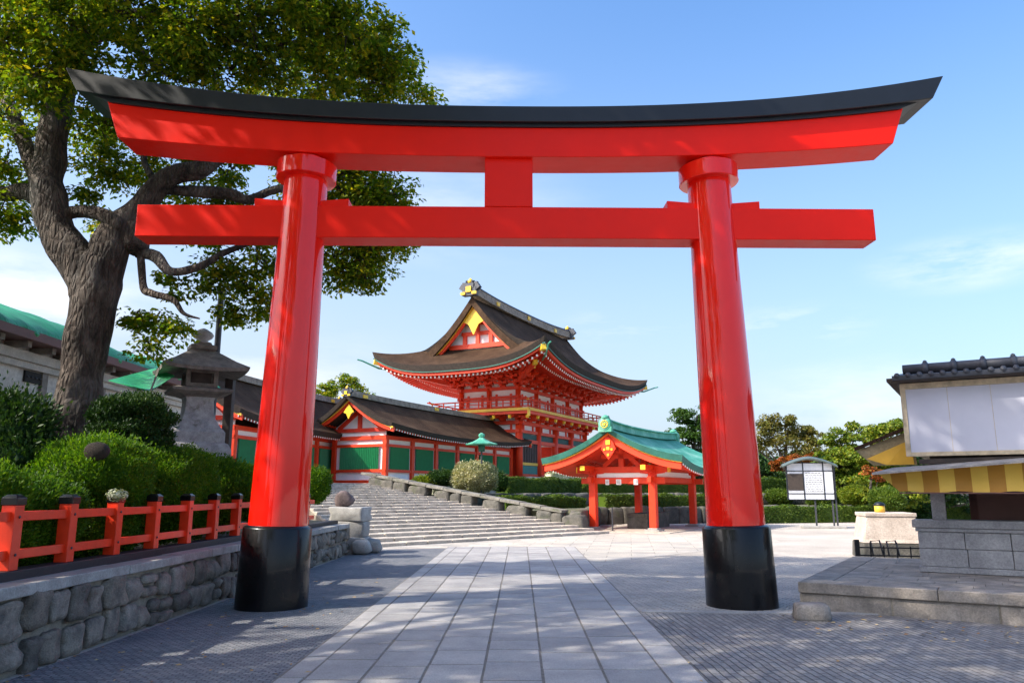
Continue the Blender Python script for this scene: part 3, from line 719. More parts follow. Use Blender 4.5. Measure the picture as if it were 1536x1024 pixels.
# storeys
Z0 = .55; ZL = 4.15; ZBAL = 5.25; ZU = 7.0
b = MB(); b.box(-HA-1.6, HA+1.6, -HB-1.6, HB+1.6, -.6, Z0-.02); b.build('stone_base', M_STEP, tw, .03)
colx = [-HA, -HA*.42, HA*.42*.0+0.0, HA*.42, HA]; coly = [-HB, 0, HB]
colx = [-HA, -HA*.5, 0, HA*.5, HA]
for x in colx:
    for y in coly:
        if abs(x) < HA-.1 and abs(y) < .1: continue
        b = MB(); b.lathe([(.27,Z0-.03),(.27,ZL+.2)], 16, (x,y,0)); b.build('column', M_VER2, tw)
for x in colx:
    for y in coly:
        if abs(x) < HA-.1 and abs(y) < .1: continue
        b = MB(); b.lathe([(.2,ZBAL+.02),(.2,ZU+.1)], 12, (x*.965,y*.93,0)); b.build('upper_column', M_VER2, tw)
def beams(b, hx, hy, z, h, w_, ext=.3):
    for y in (-hy, hy): b.cb(0, y, z, 2*(hx+ext), w_, h)
    for x in (-hx, hx): b.cb(x, 0, z+.003, w_, 2*(hy+ext), h)
b = MB(); beams(b, HA, HB, ZL-1.0, .26, .3); beams(b, HA, HB, ZL-.3, .22, .28); beams(b, HA, HB, ZL+.32, .26, .34, .4); beams(b, HA, HB, Z0+.12, .2, .24, 0)
beams(b, HA*.965, HB*.93, ZU-.62, .2, .26); beams(b, HA*.965, HB*.93, ZU+.05, .24, .32, .35); beams(b, HA*.965, HB*.93, ZBAL+.3, .18, .26)
build_split(b, 'tie_beam', M_VER2, tw)
b = MB(); b.box(-HA+.06, HA-.06, -HB+.07, HB-.07, ZL-.95, ZL+1.0); b.build('lower_plaster_wall', M_WHITE, tw)
b = MB(); b.box(-HA*.965+.06, HA*.965-.06, -HB*.93+.07, HB*.93-.07, ZBAL, ZU+1.3); b.build('upper_plaster_wall', M_WHITE, tw)
# ends below: solid panels & lattice windows; the middle stays open like a gate
b = MB()
for x in (-HA, HA): b.cb(x, 0, (Z0+ZL-1)/2+.1, .1, 2*HB-.3, ZL-1-Z0-.2)
build_split(b, 'end_wall_panel', M_VDK, tw)
for sy in (-1, 1):
    for i in (0, 3):
        xa, xb = colx[i]+.27, colx[i+1]-.27; y = sy*(HB-.02)
        b = MB(); b.cb((xa+xb)/2, y, Z0+1.75, xb-xa, .08, 1.5); wd = b.build('lattice_window', M_DARK, tw)
        b = MB(); k = 9
        for q in range(k+1): b.cb(xa+(xb-xa)*q/k, y+sy*.07, Z0+1.75, .07, .07, 1.45)
        b.build('window_lattice', paint('grey_bars', (.16,.12,.11), .6) if 'grey_bars' not in MAT else MAT['grey_bars'], wd)
        b = MB(); b.cb((xa+xb)/2, y+sy*.05, Z0+.52, xb-xa, .1, .62); b.build('lower_panel', paint('blue_green_panel', (.04,.20,.17), .6) if 'blue_green_panel' not in MAT else MAT['blue_green_panel'], tw)
        b = MB(); b.cb((xa+xb)/2, y+sy*.08, Z0+.95, xb-xa, .12, .2); b.build('gold_sill', M_YEL, tw)
    b = MB(); b.cb(0, sy*(HB-.06), ZL-.65, 2*HA*.5, .06, .46); b.cb(-HA*.75, sy*(HB-.0), ZL-.65, HA*.5-.5, .06, .40); b.cb(HA*.75, sy*(HB-.0), ZL-.65, HA*.5-.5, .06, .40); b.build('transom', paint('dark_green_transom', (.02,.09,.075), .6) if 'dark_green_transom' not in MAT else MAT['dark_green_transom'], tw)
b = MB()
for x in (-HA*.5, HA*.5): b.cb(x, 0, (Z0+ZL)/2, .1, 2*HB-.4, ZL-Z0)
build_split(b, 'inner_wall', M_VDK, tw)
# bracket complexes
brk = MB(); gcap = MB(); wcap = MB()
def bracket(x, y, z, dx, dy, tiers, step, rise, w_, cap=True, lat=.5):
    """stepped bracket arm reaching out along (dx,dy)"""
    d = Vector((dx, dy, 0)); n_ = Vector((-dy, dx, 0)); p = Vector((x, y, z))
    brk.piece(); brk.cb(x, y, z+.05, .42, .42, .22)
    for k in range(tiers):
        q0 = p; q1 = p+d*(step*(k+1))+Vector((0,0,rise*k+.12)); q0 = Vector((p.x, p.y, q1.z))
        brk.bar(q0-d*.1, q1+d*.14, w_, rise*.48); 
        m = q1+Vector((0,0,rise*.36)); hw = lat*(1.05-.12*k)
        brk.bar(m-n_*hw, m+n_*hw, w_, rise*.36)
        for s_ in (-1, 0, 1): brk.cb(*(m+n_*(hw*.86*s_)+Vector((0,0,rise*.3))), w_*1.5, w_*1.5, rise*.26)
        m0 = q0+Vector((0,0,rise*.36)); brk.bar(m0-n_*(lat*(.7+.22*k)), m0+n_*(lat*(.7+.22*k)), w_, rise*.34)
    if cap:
        e = p+d*(step*tiers+.55)+Vector((0,0,rise*(tiers-1)-.12)); brk.bar(p+d*.2+Vector((0,0,rise*tiers)), e, w_*.95, w_*1.4); dd = Vector((d.x,d.y,-.18)).normalized(); gcap.bar(e-dd*.03, e+dd*.13, w_*1.15, w_*1.5)
def brackets(hx, hy, nx, ny, z, tiers, step, rise, w_, lat):
    for i in range(nx):
        x = -hx+2*hx*i/(nx-1)
        for sy in (-1, 1): bracket(x, sy*hy, z, 0, sy, tiers, step, rise, w_, True, lat)
    for i in range(ny):
        y = -hy+2*hy*i/(ny-1)
        for sx in (-1, 1): bracket(sx*hx, y, z, sx, 0, tiers, step, rise, w_, True, lat)
    for i in (-1,1):
        for j in (-1,1): 
            q = 1/math.sqrt(2); bracket(i*hx, j*hy, z, i*q, j*q, tiers, step*1.36, rise, w_*1.05, True, lat*.8)
brackets(HA*.965, HB*.93, 9, 5, ZU+.18, 4, .52, .36, .17, .50)
brackets(HA, HB, 9, 5, ZL+.45, 2, .46, .30, .15, .42)
build_split(brk, 'bracket', M_VER2, tw); build_split(gcap, 'bracket_gold_cap', M_GOLD, tw)
b = MB()
for k in (1,2,3,4):
    o_ = .52*k; beams(b, HA*.965+o_, HB*.93+o_, ZU+.30+.36*(k-1)+.42, .17, .17, .35)
o_ = .92; beams(b, HA+o_, HB+o_, ZL+1.06, .2, .2, .3)
build_split(b, 'purlin', M_VER2, tw)
# struts between brackets on the white bands
b = MB()
for (hx, hy, z, h) in ((HA*.965, HB*.93, ZBAL+.95, .9), (HA, HB, ZL-.0, .46)):
    for sy in (-1, 1):
        for i in range(8): b.cb(-hx+2*hx*(i+.5)/8, sy*(hy-.03), z, .16, .1, h)
    for sx in (-1, 1):
        for i in range(4): b.cb(sx*(hx-.03), -hy+2*hy*(i+.5)/4, z, .1, .16, h)
build_split(b, 'stud', M_VER2, tw)
# balcony
bo = 1.55
b = MB(); b.box(-HA-bo, HA+bo, -HB-bo, HB+bo, ZBAL-.06, ZBAL+.06); bal = b.build('balcony', M_VER2, tw)
b = MB(); beams(b, HA+bo+.02, HB+bo+.02, ZBAL+.01, .2, .08, .04); build_split(b, 'gold_floor_edge', M_YEL, bal)
b = MB(); beams(b, HA+bo-.16, HB+bo-.16, ZBAL-.2, .22, .22, .15); build_split(b, 'floor_beam', M_VER2, bal)
b = MB(); bc = MB()
hx, hy = HA+bo-.14, HB+bo-.14
for z, w_, e in ((ZBAL+.72, .10, .45), (ZBAL+.48, .055, .25), (ZBAL+.22, .07, .2)): 
    for y in (-hy, hy): b.tube([(-hx-e,y,z+(.12 if e>.4 else 0)),(-hx,y,z),(hx,y,z),(hx+e,y,z+(.12 if e>.4 else 0))], w_/2, 6); 
    for x in (-hx, hx): b.tube([(x,-hy-e,z+(.12 if e>.4 else 0)),(x,-hy,z+.01),(x,hy,z+.01),(x,hy+e,z+(.12 if e>.4 else 0))], w_/2, 6)
nx_, ny_ = 16, 8
for i in range(nx_+1):
    for y in (-hy, hy): b.cb(-hx+2*hx*i/nx_, y, ZBAL+.37, .07, .07, .68)
for i in range(ny_+1):
    for x in (-hx, hx): b.cb(x, -hy+2*hy*i/ny_, ZBAL+.37, .07, .07, .68)
build_split(b, 'railing_bar', M_VER2, bal)
for i in (-1,1):
    for j in (-1,1): bc.cb(i*hx, j*hy, ZBAL+.74, .16, .16, .12); bc.cb(i*(hx+.1), j*(hy+.1), ZBAL-.25, .16, .16, .5)
build_split(bc, 'gold_corner_fitting', M_GOLD, bal)
# ================================================================== GALLERY (green shutters)
def hall(name, label, loc, rz, A, B, H, k, lift, ze, th, wx, wy, bays, shut=True, ridge=True, post_h=None, group=None):
    t = thing(name, label, 'shrine building', loc, rz, group)
    b = gable_roof(A, B, H, k, lift, th); 
    for i, p in enumerate(b.v): b.v[i] = (p[0], p[1], p[2]+ze)
    b.build('roof', [M_BARK_ROOF, M_THATCHEDGE], t)
    b = MB(); ridge_beam(b, -A-.1, A+.1, ze+H-.08, lift, A, .42, .34); 
    r = b.build('ridge', [MAT['weathered_ridge']], t)
    b = MB()
    for x in np.linspace(-A+1.2, A-1.2, 3):
        for j in (-1, 1): b.cb(float(x), j*.22, ze+H+.10, .4, .06, .18)
    build_split(b, 'ridge_crest', M_GOLD, r)
    for sx in (-1, 1):
        b = MB(); finial(b, sx*(A+.16), ze+H-.02, .55, sx); b.build('ridge_ornament', [M_TILE, M_GOLD], t)
        b = MB(); x0, x1 = sorted((sx*(A-.22), sx*(A-.12))); barge(b, x0, x1, B, H, k, lift, ze-th+.02, .26, 0, .0, .995); b.build('barge_board', M_VER2, t)
        b = MB(); x0, x1 = sorted((sx*(A-.12), sx*(A-.05))); barge(b, x0, x1, B, H, k, lift, ze-th+.05, .10, 0, .0, .998); b.build('gold_edge', M_YEL, t)
        b = MB(); zt_ = ze+H-th; P = ((0,zt_-.15),(-.35,zt_-.6),(-.16,zt_-.68),(0,zt_-.98),(.16,zt_-.68),(.35,zt_-.6))
        b.add([(sx*(A-.03),y,z) for y,z in P]+[(sx*(A-.1),y,z) for y,z in P], [(0,1,2,3,4,5),(11,10,9,8,7,6)]+[(i,(i+1)%6,6+(i+1)%6,6+i) for i in range(6)]); b.build('gable_pendant', M_GOLD, t)
        # gable wall
        b = MB(); x0, x1 = sorted((sx*(wx-.05), sx*(wx+.0))); f0 = 1-wy/B
        pts = [(y, z-th-.02) for y, z, f in verge_curve(B, H, k, 0, f0, 1, 8, ze)]
        poly = [(-wy, ze-.2)]+[(-y, z) for y, z in pts]+[(y, z) for y, z in reversed(pts)]+[(wy, ze-.2)]
        n = len(poly); b.add([(x0,y,z) for y,z in poly]+[(x1,y,z) for y,z in poly], [tuple(range(n)), tuple(range(2*n-1,n-1,-1))]+[(i,(i+1)%n,n+(i+1)%n,n+i) for i in range(n)])
        b.build('gable_wall', M_WHITE, t)
        b = MB(); b.cb(sx*(wx+.05), 0, ze+.12, .16, 2*wy+.3, .2); b.bar((sx*(wx+.06), 0, ze+.1), (sx*(wx+.06), 0, ze+H-th-.1), .22, .16, up=(1,0,0))
        for j in (-1,1): b.bar((sx*(wx+.04), j*wy*.85, ze+.2), (sx*(wx+.04), j*.1, ze+H*.62), .16, .2)
        build_split(b, 'gable_beam', M_VDK, t)
    zt = ze-.22; pr = .13
    for i in range(bays+1):
        x = -wx+2*wx*i/bays
        for y in (-wy, wy): b = MB(); b.cb(x, y, zt/2, 2*pr, 2*pr, zt); b.build('post', M_VER2, t, .01)
    b = MB()
    for z, h, w_ in ((zt-.1,.2,.2),(zt*.80,.15,.18),(zt*.27,.15,.2),(.1,.2,.24)):
        for y in (-wy, wy): b.cb(0, y, z, 2*wx+.3, w_, h)
        for x in (-wx, wx): b.cb(x, 0, z+.003, w_, 2*wy+.3, h)
    build_split(b, 'rail', M_VER2, t)
    b = MB(); b.box(-wx+.03, wx-.03, -wy+.03, wy-.03, .05, zt); b.build('plaster_wall', M_WHITE, t)
    bw = 2*wx/bays
    bf = None
    for i in range(bays):
        for sy in (-1,1):
            cx = -wx+bw*(i+.5); w2 = bw*.5-.34; z0, z1 = zt*.27+.08, zt*.80-.08; y = sy*(wy+.0)
            b = MB(); n = 40; rows = []
            for zz in (z0, z1):
                rows.append([(cx-w2+2*w2*q/n, y+sy*(.05+.03*math.cos(q*PI/1.0)), zz) for q in range(n+1)])
            b.grid(rows, 0, False); o = b.build('green_shutter', M_GREEN, t)
    for sx in (-1, 1):
        b = MB(); w2 = wy-.42; rows = []; n = 44
        for zz in (zt*.27+.08, zt*.80-.08): rows.append([(sx*(wx+.05+.025*math.cos(q*PI)), -w2+2*w2*q/n, zz) for q in range(n+1)])
        b.grid(rows, 0, False); b.build('green_shutter', M_GREEN, t)
    # rafters
    b = MB(); be = MB(); n = int(2*A/.26)
    for i in range(n+1):
        x = -A+.12+(2*A-.24)*i/n; l = lift*abs(x/A)**2.6
        for sy in (-1,1):
            p = Vector((x, sy*(B-.16), ze-th-.02+l)); q = Vector((x, sy*(wy-.0), ze-th-.02+l+(B-wy)*.32)); b.piece(); b.bar(q, p, .08, .10); b.bar(p, p+Vector((0,sy*.03,-.004)), .084, .104, 1)
    build_split(b, 'rafter', [M_VER2, M_WHITE], t, 0, 100, 'rafter_rows', lambda c: c.y < 0)
    return t
gc = Vector((-7.35, 42.2)); ld = Vector((math.cos(TWR), math.sin(TWR))); sd = Vector((-math.sin(TWR), math.cos(TWR)))
WXg, WYg = 7.6, 1.75
cg = gc+ld*WXg+sd*WYg
hall('gallery_hall', 'long vermilion gallery with green shutters and brown bark roof left of the tower', (cg.x, cg.y, 2.12), TWR, WXg+1.15, WYg+1.2, 1.9, .42, .38, 2.82, .26, WXg, WYg, 6)
# wing further left, seen either side of the left pillar
cw = Vector((-12.4, 39.5))
hall('side_wing', 'farther shrine wing with large dark bark roof showing either side of the left pillar', (-13.4, 41.6, 2.12), R(78.5), 8.0, 2.9, 2.35, .42, .4, 2.75, .28, 6.8, 1.9, 5)
# ================================================================== PAVILION
PR = R(60); pd = Vector((math.cos(PR), math.sin(PR))); ps = Vector((-math.sin(PR), math.cos(PR)))
F2 = Vector((5.78, 34.05)); wxp, wyp = 2.75, 1.42
pc = F2+pd*wxp+ps*wyp
pv = thing('water_pavilion', 'open vermilion pavilion with curved green copper roof beside the stairs', 'pavilion', (pc.x, pc.y, 0), PR)
ZEp, Hp, Ap, Bp, kp, lp = 2.70, 1.64, 4.25, 3.3, .55, .48
b = gable_roof(Ap, Bp, Hp, kp, lp, .27, 16, 28, inset=.03); b.v = [(x, y, z+ZEp) for x, y, z in b.v]
b.build('roof', [M_COPPER, M_COPD], pv)
b = MB(); ridge_beam(b, -Ap-.12, Ap+.12, ZEp+Hp-.06, lp, Ap, .42, .30); ridge_beam(b, -Ap-.15, Ap+.15, ZEp+Hp+.24, lp, Ap, .5, .07); rp = b.build('ridge', M_COPPER, pv)
for sx in (-1, 1):
    b = MB(); x = sx*(Ap+.2); z = ZEp+Hp+.02
    b.M = Matrix.Translation((x, 0, z+.2)) @ rotm('Y', PI/2)
    b.lathe([(.26,-.13),(.30,-.10),(.30,.10),(.26,.13)], 20); b.M = Matrix.Identity(4)
    b.cb(x, 0, z-.02, .22, .62, .22); b.lathe([(.16,0),(.2,.06),(.14,.14),(.03,.18)], 12, (x,0,z+.42))
    b.build('ridge_ornament', M_COPPER, pv)
    b = MB(); 
    for a in range(12):
        aa = a*PI/6; b.cb(sx*(Ap+.345), .15*math.cos(aa), z+.2+.15*math.sin(aa), .03, .05, .05)
    b.cb(sx*(Ap+.345), 0, z+.2, .04, .12, .12); b.build('gold_crest', M_GOLD, pv)
    b = MB(); x0, x1 = sorted((sx*(Ap-.24), sx*(Ap-.12))); barge(b, x0, x1, Bp-.12, Hp, kp, lp, ZEp-.22, .36, 0, .0, .995); b.build('barge_board', M_VER2, pv)
    b = MB(); x0, x1 = sorted((sx*(Ap-.14), sx*(Ap-.05))); barge(b, x0, x1, Bp-.06, Hp, kp, lp, ZEp-.20, .10, 0, .0, .998); b.build('gold_edge', M_YEL, pv)
    b = MB(); zt_ = ZEp+Hp-.30; P = ((0,zt_),(-.22,zt_-.22),(-.34,zt_-.52),(-.2,zt_-.72),(0,zt_-.98),(.2,zt_-.72),(.34,zt_-.52),(.22,zt_-.22)); n = 8
    b.add([(sx*(Ap-.02),y,z) for y,z in P]+[(sx*(Ap-.09),y,z) for y,z in P], [tuple(range(n)), tuple(range(2*n-1,n-1,-1))]+[(i,(i+1)%n,n+(i+1)%n,n+i) for i in range(n)])
    pe = b.build('gable_pendant', M_VERM, pv)
    b = MB()
    for y, z, s_ in ((0,zt_-.25,.2),(0,zt_-.5,.14),(-.17,zt_-.55,.09),(.17,zt_-.55,.09),(0,zt_-.78,.1)): b.cb(sx*(Ap-.0), y, z, .04, s_, s_)
    b.build('gold_crest', M_GOLD, pe)
pm = [(-wxp,-wyp),(-wxp,wyp),(wxp,-wyp),(wxp,wyp)]
for x, y in pm:
    b = MB(); b.box(x-.155, x+.155, y-.155, y+.155, .12, 2.62); b.build('post', M_VERM, pv, .02)
    b = MB(); b.box(x-.34, x+.34, y-.34, y+.34, -.02, .10); b.box(x-.22, x+.22, y-.22, y+.22, .10, .16); b.build('post_footing', M_CSTONE, pv, .015)
b = MB()
for z, h, w_, e in ((2.22,.24,.17,.45),(2.72,.22,.24,1.1)):
    for y in (-wyp, wyp): b.cb(0, y, z, 2*wxp+2*e, w_, h)
for z, h, w_, e in ((2.18,.26,.17,.55),(2.66,.26,.24,.75)):
    for x in (-wxp, wxp): b.cb(x, 0, z, w_, 2*wyp+2*e, h)
b.cb(-wxp, 0, 3.25, .2, 1.9, .2); b.cb(wxp, 0, 3.25, .2, 1.9, .2)
for x in (-wxp, 0, wxp):
    b.cb(x, 0, 3.0, .2, .24, .7); b.cb(x, 0, 3.6, .18, .22, .6)
    for j in (-1,1): b.bar((x, j*.85, 2.8), (x, j*.12, 3.45), .14, .2)
b.cb(0, 0, 3.75, 2*Ap-.8, .22, .22)
build_split(b, 'beam', M_VER2, pv)
b = MB()
for x in (-wxp, wxp):
    for y in (-wyp, wyp):
        for dx, dy in ((1,0),(-1,0),(0,1),(0,-1)): b.bar((x, y, 2.5), (x+dx*.55, y+dy*.55, 2.56), .16, .12)
        b.cb(x, y, 2.58, .4, .4, .14)
build_split(b, 'bracket_arm', M_VDK, pv)
b = MB()
for x, y in pm:
    sx, sy = math.copysign(1,x), math.copysign(1,y)
    b.cb(x, sy*(wyp+.76), 2.66, .26, .06, .28); b.cb(sx*(wxp+1.11), y, 2.72, .06, .22, .2)
b.cb(-wxp, -wyp-.25, 2.2, .3, .3, .12) if 0 else None
build_split(b, 'gold_cap', M_GOLD, pv)
b = MB()
for x in (-wxp, wxp): b.cb(x, 0, 2.42, .06, 2*wyp-.4, .2)
for y in (-wyp, wyp): b.cb(0, y, 2.46, 2*wxp-.4, .06, .24)
build_split(b, 'white_panel', M_WHITE, pv)
b = MB(); be = MB(); n = 30
for i in range(n+1):
    x = -Ap+.3+(2*Ap-.6)*i/n; l = lp*abs(x/Ap)**2.6
    for sy in (-1,1):
        for f0, f1 in ((.03,.5),(.5,.98)):
            p = Vector((x, sy*Bp*(1-f0), ZEp+Hp*prof(f0,kp)+l*(1-.75*f0)-.30)); q = Vector((x, sy*Bp*(1-f1), ZEp+Hp*prof(f1,kp)+l*(1-.75*f1)-.34)); b.piece(); b.bar(q, p, .07, .09)
            if f0 < .1: b.bar(p, p+Vector((0,sy*.03,0)), .074, .094, 1)
build_split(b, 'rafter', [M_VER2, M_WHITE], pv, 0, 100, 'rafter_rows')
# soffit boards under the copper
b = gable_roof(Ap-.12, Bp-.12, Hp, kp, lp, .03, 12, 20); b.v = [(x, y, z+ZEp-.262) for x, y, z in b.v]; b.build('soffit_boards', [M_VDK, M_VDK], pv)
for y, wd_ in ((-.62,.2),(.12,.24),(.62,.18)):
    b = MB(); b.cb(-wxp-.10, y*1.1, 2.12, .012, wd_, .24); o = b.build('paper_notice', M_WHITE, pv)
    b = MB(); 
    for q in range(3): b.cb(-wxp-.108, y*1.1, 2.18-q*.06, .006, wd_*.7, .018)
    b.build('notice_lines', M_METAL, o)
# water basin inside
wb = thing('stone_water_basin', 'long rough stone water basin inside the green roofed pavilion', 'water basin', (pc.x+.2, pc.y+.4, 0), PR)
b = MB(); b.box(-1.5,1.5,-.5,.5,0,.55); b.box(-1.5,1.5,-.5,-.38,.55,.72); b.box(-1.5,1.5,.38,.5,.55,.72); b.box(-1.5,-1.38,-.38,.38,.55,.72); b.box(1.38,1.5,-.38,.38,.55,.72); b.build('basin', M_RET, wb, .02)
gw_ = NG('basin_water'); gw_.col((.03,.05,.05)); gw_.set(Roughness=.05); b = MB(); b.box(-1.38,1.38,-.38,.38,.55,.66); b.build('water', gw_.m, wb)
b = MB(); b.box(-3.9,3.9,-2.5,2.5,-.05,.035); o = b.build('pavilion_platform', M_STEP, None, .01); o.location = (pc.x, pc.y, 0); o.rotation_euler = (0,0,PR); structure(o)
# ================================================================== LEFT SIDE: fence, lantern, building
fn = thing('vermilion_fence', 'low vermilion two rail fence with black capped posts on the stone wall', 'fence', (-5.12, 8, 0))
yp = 3.7
k = 0
for yy in [3.75,4.78,5.81,6.84] + [7.87,8.85,9.87,10.92,12.0,13.05,14.1,15.2,16.35,17.5,18.7]:
    b = MB(); w_ = .072; b.box(-w_, w_, yy-8-w_, yy-8+w_, .93, 1.57); po = b.build('post', M_VERM, fn, .006)
    b = MB(); b.add([(sx*w2, yy-8+sy*w2, z) for z, w2 in ((1.565,.082),(1.64,.082),(1.672,.045)) for sx, sy in ((-1,-1),(1,-1),(1,1),(-1,1))],
        [(3,2,1,0),(8,9,10,11)]+[(4*q+a, 4*q+(a+1)%4, 4*q+4+(a+1)%4, 4*q+4+a) for q in (0,1) for a in range(4)]); b.build('post_cap', M_BLK, po, .006)
    b = MB(); 
    for z in (1.08,1.45): b.M = Matrix.Translation((w_+.004, yy-8+.0, z)) @ rotm('Y', PI/2); b.lathe([(.016,0),(.012,.008)], 8)
    build_split(b, 'bolt', M_METAL, po)
for z, h in ((1.455,.095),(1.08,.095)):
    b = MB(); b.box(-.032, .032, 3.4-8, 19.35-8, z-h/2, z+h/2); b.build('rail', M_VERM, fn, .006)
b = MB(); b.box(-.13, .11, 2.6-8, 21.6-8, .80, .93); b.build('sill_beam', paint('black_sill_paint', (.02,.018,.02), .6), fn, .01)
# stone lantern
LP = W(294, 640, 16.0); lx, ly = LP.x, LP.y
ln = thing('stone_lantern', 'large weathered stone lantern with wide four sided cap behind the hedge', 'stone lantern', (lx, ly, .82), R(32))
def sq(b, prof_, mi=0, smooth=False):           # square lathe, prof (half, z)
    V = []; F = []
    for r, z in prof_: V += [(-r,-r,z),(r,-r,z),(r,r,z),(-r,r,z)]
    for i in range(len(prof_)-1):
        for q in range(4): F.append((i*4+q, i*4+(q+1)%4, (i+1)*4+(q+1)%4, (i+1)*4+q))
    F.append((3,2,1,0)); n = len(prof_)-1; F.append((n*4, n*4+1, n*4+2, n*4+3)); b.add(V, F, mi, smooth)
def lz(py): return W(300, py, 16.0).z-.82
b = MB(); sq(b, [(.62,0),(.62,lz(676)),(.56,lz(667)),(.50,lz(665)),(.50,lz(650)),(.46,lz(645))]); b.build('pedestal', M_LANT, ln, .015)
zA, zB = lz(645), lz(597)
b = MB(); sq(b, [(.45,zA),(.38,zA+.10),(.32,zA+.22),(.285,zA+.36),(.27,zB-.08),(.29,zB)]); b.build('shaft', M_LANT, ln, .01)
b = MB(); sq(b, [(.30,zB),(.40,zB+.04),(.58,zB+.09),(.60,zB+.15),(.46,zB+.19)]); b.build('platform', M_LANTR, ln, .01)
zC = zB+.19; zD = lz(556)
b = MB()
for i in (-1,1):
    for j in (-1,1): b.cb(i*.27, j*.27, (zC+zD)/2, .09, .09, zD-zC)
for s_ in (-1,1):
    b.cb(0, s_*.27, zC+.05, .5, .085, .09); b.cb(s_*.27, 0, zC+.05, .083, .5, .09); b.cb(0, s_*.27, zD-.04, .5, .085, .07); b.cb(s_*.27, 0, zD-.04, .083, .5, .07)
b.build('light_box', M_LANTR, ln, .006)
b = MB(); b.box(-.2,.2,-.2,.2,zC,zD); b.build('inner_box', M_DWOOD, ln)
zE2 = lz(520); rows = []
b = MB()
def capring(h, z, lift, n=8):
    r = []
    for q in range(4):
        a = [(-1,-1),(1,-1),(1,1),(-1,1)][q]; c = [(1,-1),(1,1),(-1,1),(-1,-1)][q]
        for i in range(n):
            t = i/n; u = abs(2*t-1)**3; r.append(((a[0]+(c[0]-a[0])*t)*h, (a[1]+(c[1]-a[1])*t)*h, z+lift*u))
    return r
rings = [capring(.34,zD,0), capring(.82,zD-.09,.05), capring(.84,zD-.02,.05), capring(.60,zD+.14,.02), capring(.36,zD+.33,.0), capring(.22,zE2-.10,0), capring(.26,zE2-.08,0), capring(.26,zE2+.0,0), capring(.17,zE2+.03,0), capring(.15,zE2+.08,0)]
n = 32; V = [p for r in rings for p in r]; F = []
for i in range(len(rings)-1):
    for q in range(n): F.append((i*n+q, i*n+(q+1)%n, (i+1)*n+(q+1)%n, (i+1)*n+q))
F += [tuple(reversed(range(n))), tuple((len(rings)-1)*n+q for q in range(n))]; b.add(V, F); b.build('cap', M_LANTR, ln)
b = MB(); b.lathe([(.15,zE2+.05),(.17,zE2+.09),(.09,zE2+.12),(.19,zE2+.19),(.22,zE2+.25),(.18,zE2+.31),(.07,zE2+.38),(.02,zE2+.40)], 16); zE2 -= .03; b.build('finial_jewel', M_LANT, ln)
# wooden post right of the lantern and dark pole behind
q = W(341, 640, 17.0); b = MB(); b.box(-.09,.09,-.09,.09,0,W(341,562,17.0).z-.82); o = b.build('wooden_post', M_DWOOD, None, .008); o.location = (q.x, q.y, .82); tag(o, 'dark square wooden post standing just right of the stone lantern', 'post')
q = W(317, 640, 16.5); hgt = W(317,436,16.5).z; pl = thing('steel_pole', 'thin dark grey steel pole rising behind the stone lantern', 'pole', (q.x, q.y, .82))
b = MB(); b.tube([(0,0,0),(0,0,hgt-.82-.05)], [.075,.065], 12); b.build('pole', M_METAL, pl)
b = MB(); b.lathe([(.07,0),(.10,.03),(.10,.12),(.04,.16)], 12, (0,0,hgt-.92)); b.build('pole_cap', M_METAL, pl)
# storehouse with green netting roof
XB = -11.4
sh = thing('storehouse', 'pale grey storehouse wall with green tarpaulin covered roof behind the big tree', 'building', (XB, 18, .8))
M_GW = stone('grey_plaster', (.42,.39,.345), (.58,.55,.50), 1.2, .25, .01, .9, (.32,.29,.25))
zE = W(0, 508, 17).z; ya, yb = 6.0, 27.0
b = MB(); b.box(-5, 0, ya-18, yb-18, 0, zE-.8-.15); b.build('wall', M_GW, sh)
b = MB(); b.box(0, .10, ya-18, yb-18, 1.0, 1.15); b.box(0,.14,ya-18,yb-18,zE-1.45,zE-1.3); b.box(0,.22,ya-18,yb-18,zE-1.3,zE-1.08)
b.build('wall_ledge', stone('pale_ledge_stone', (.36,.34,.30), (.5,.47,.42), 3, .3, .01), sh, .01)
b = MB()
for y in np.arange(ya-18+1.5, yb-18, 2.6): b.box(0, .08, float(y), float(y)+.22, 0, zE-1.45)
for y in np.arange(ya-18+.6, yb-18, .9): b.box(0, .55, float(y), float(y)+.14, zE-1.08, zE-.94)
b.build('wall_timber', stone('grey_weathered_timber', (.14,.12,.10), (.26,.23,.20), 6, .4, .01), sh, .008)
M_BRN = paint('brown_eave_paint', (.15,.065,.05), .6)
b = MB(); b.box(-.1,.72,ya-18.2,yb-17.8,zE-.94,zE-.80); b.box(.66,.76,ya-18.2,yb-17.8,zE-.96,zE-.76); b.build('eave', M_BRN, sh, .01)
for y, z, w_, h in ((17.3,4.18,.62,.26),(19.3,4.12,.26,.26),(23.6,4.0,.6,.26)):
    b = MB(); b.box(.0,.05,y-18,y-18+w_,z-.8,z-.8+h); v_ = b.build('vent', M_DARK, sh)
    b = MB()
    for qn in range(4): b.lathe([(.05,0),(.02,.05)], 8, (.05, y-18+w_*(qn+.5)/4, z-.8+h*.5-.025))
    b.build('vent_grille', M_METAL, v_)
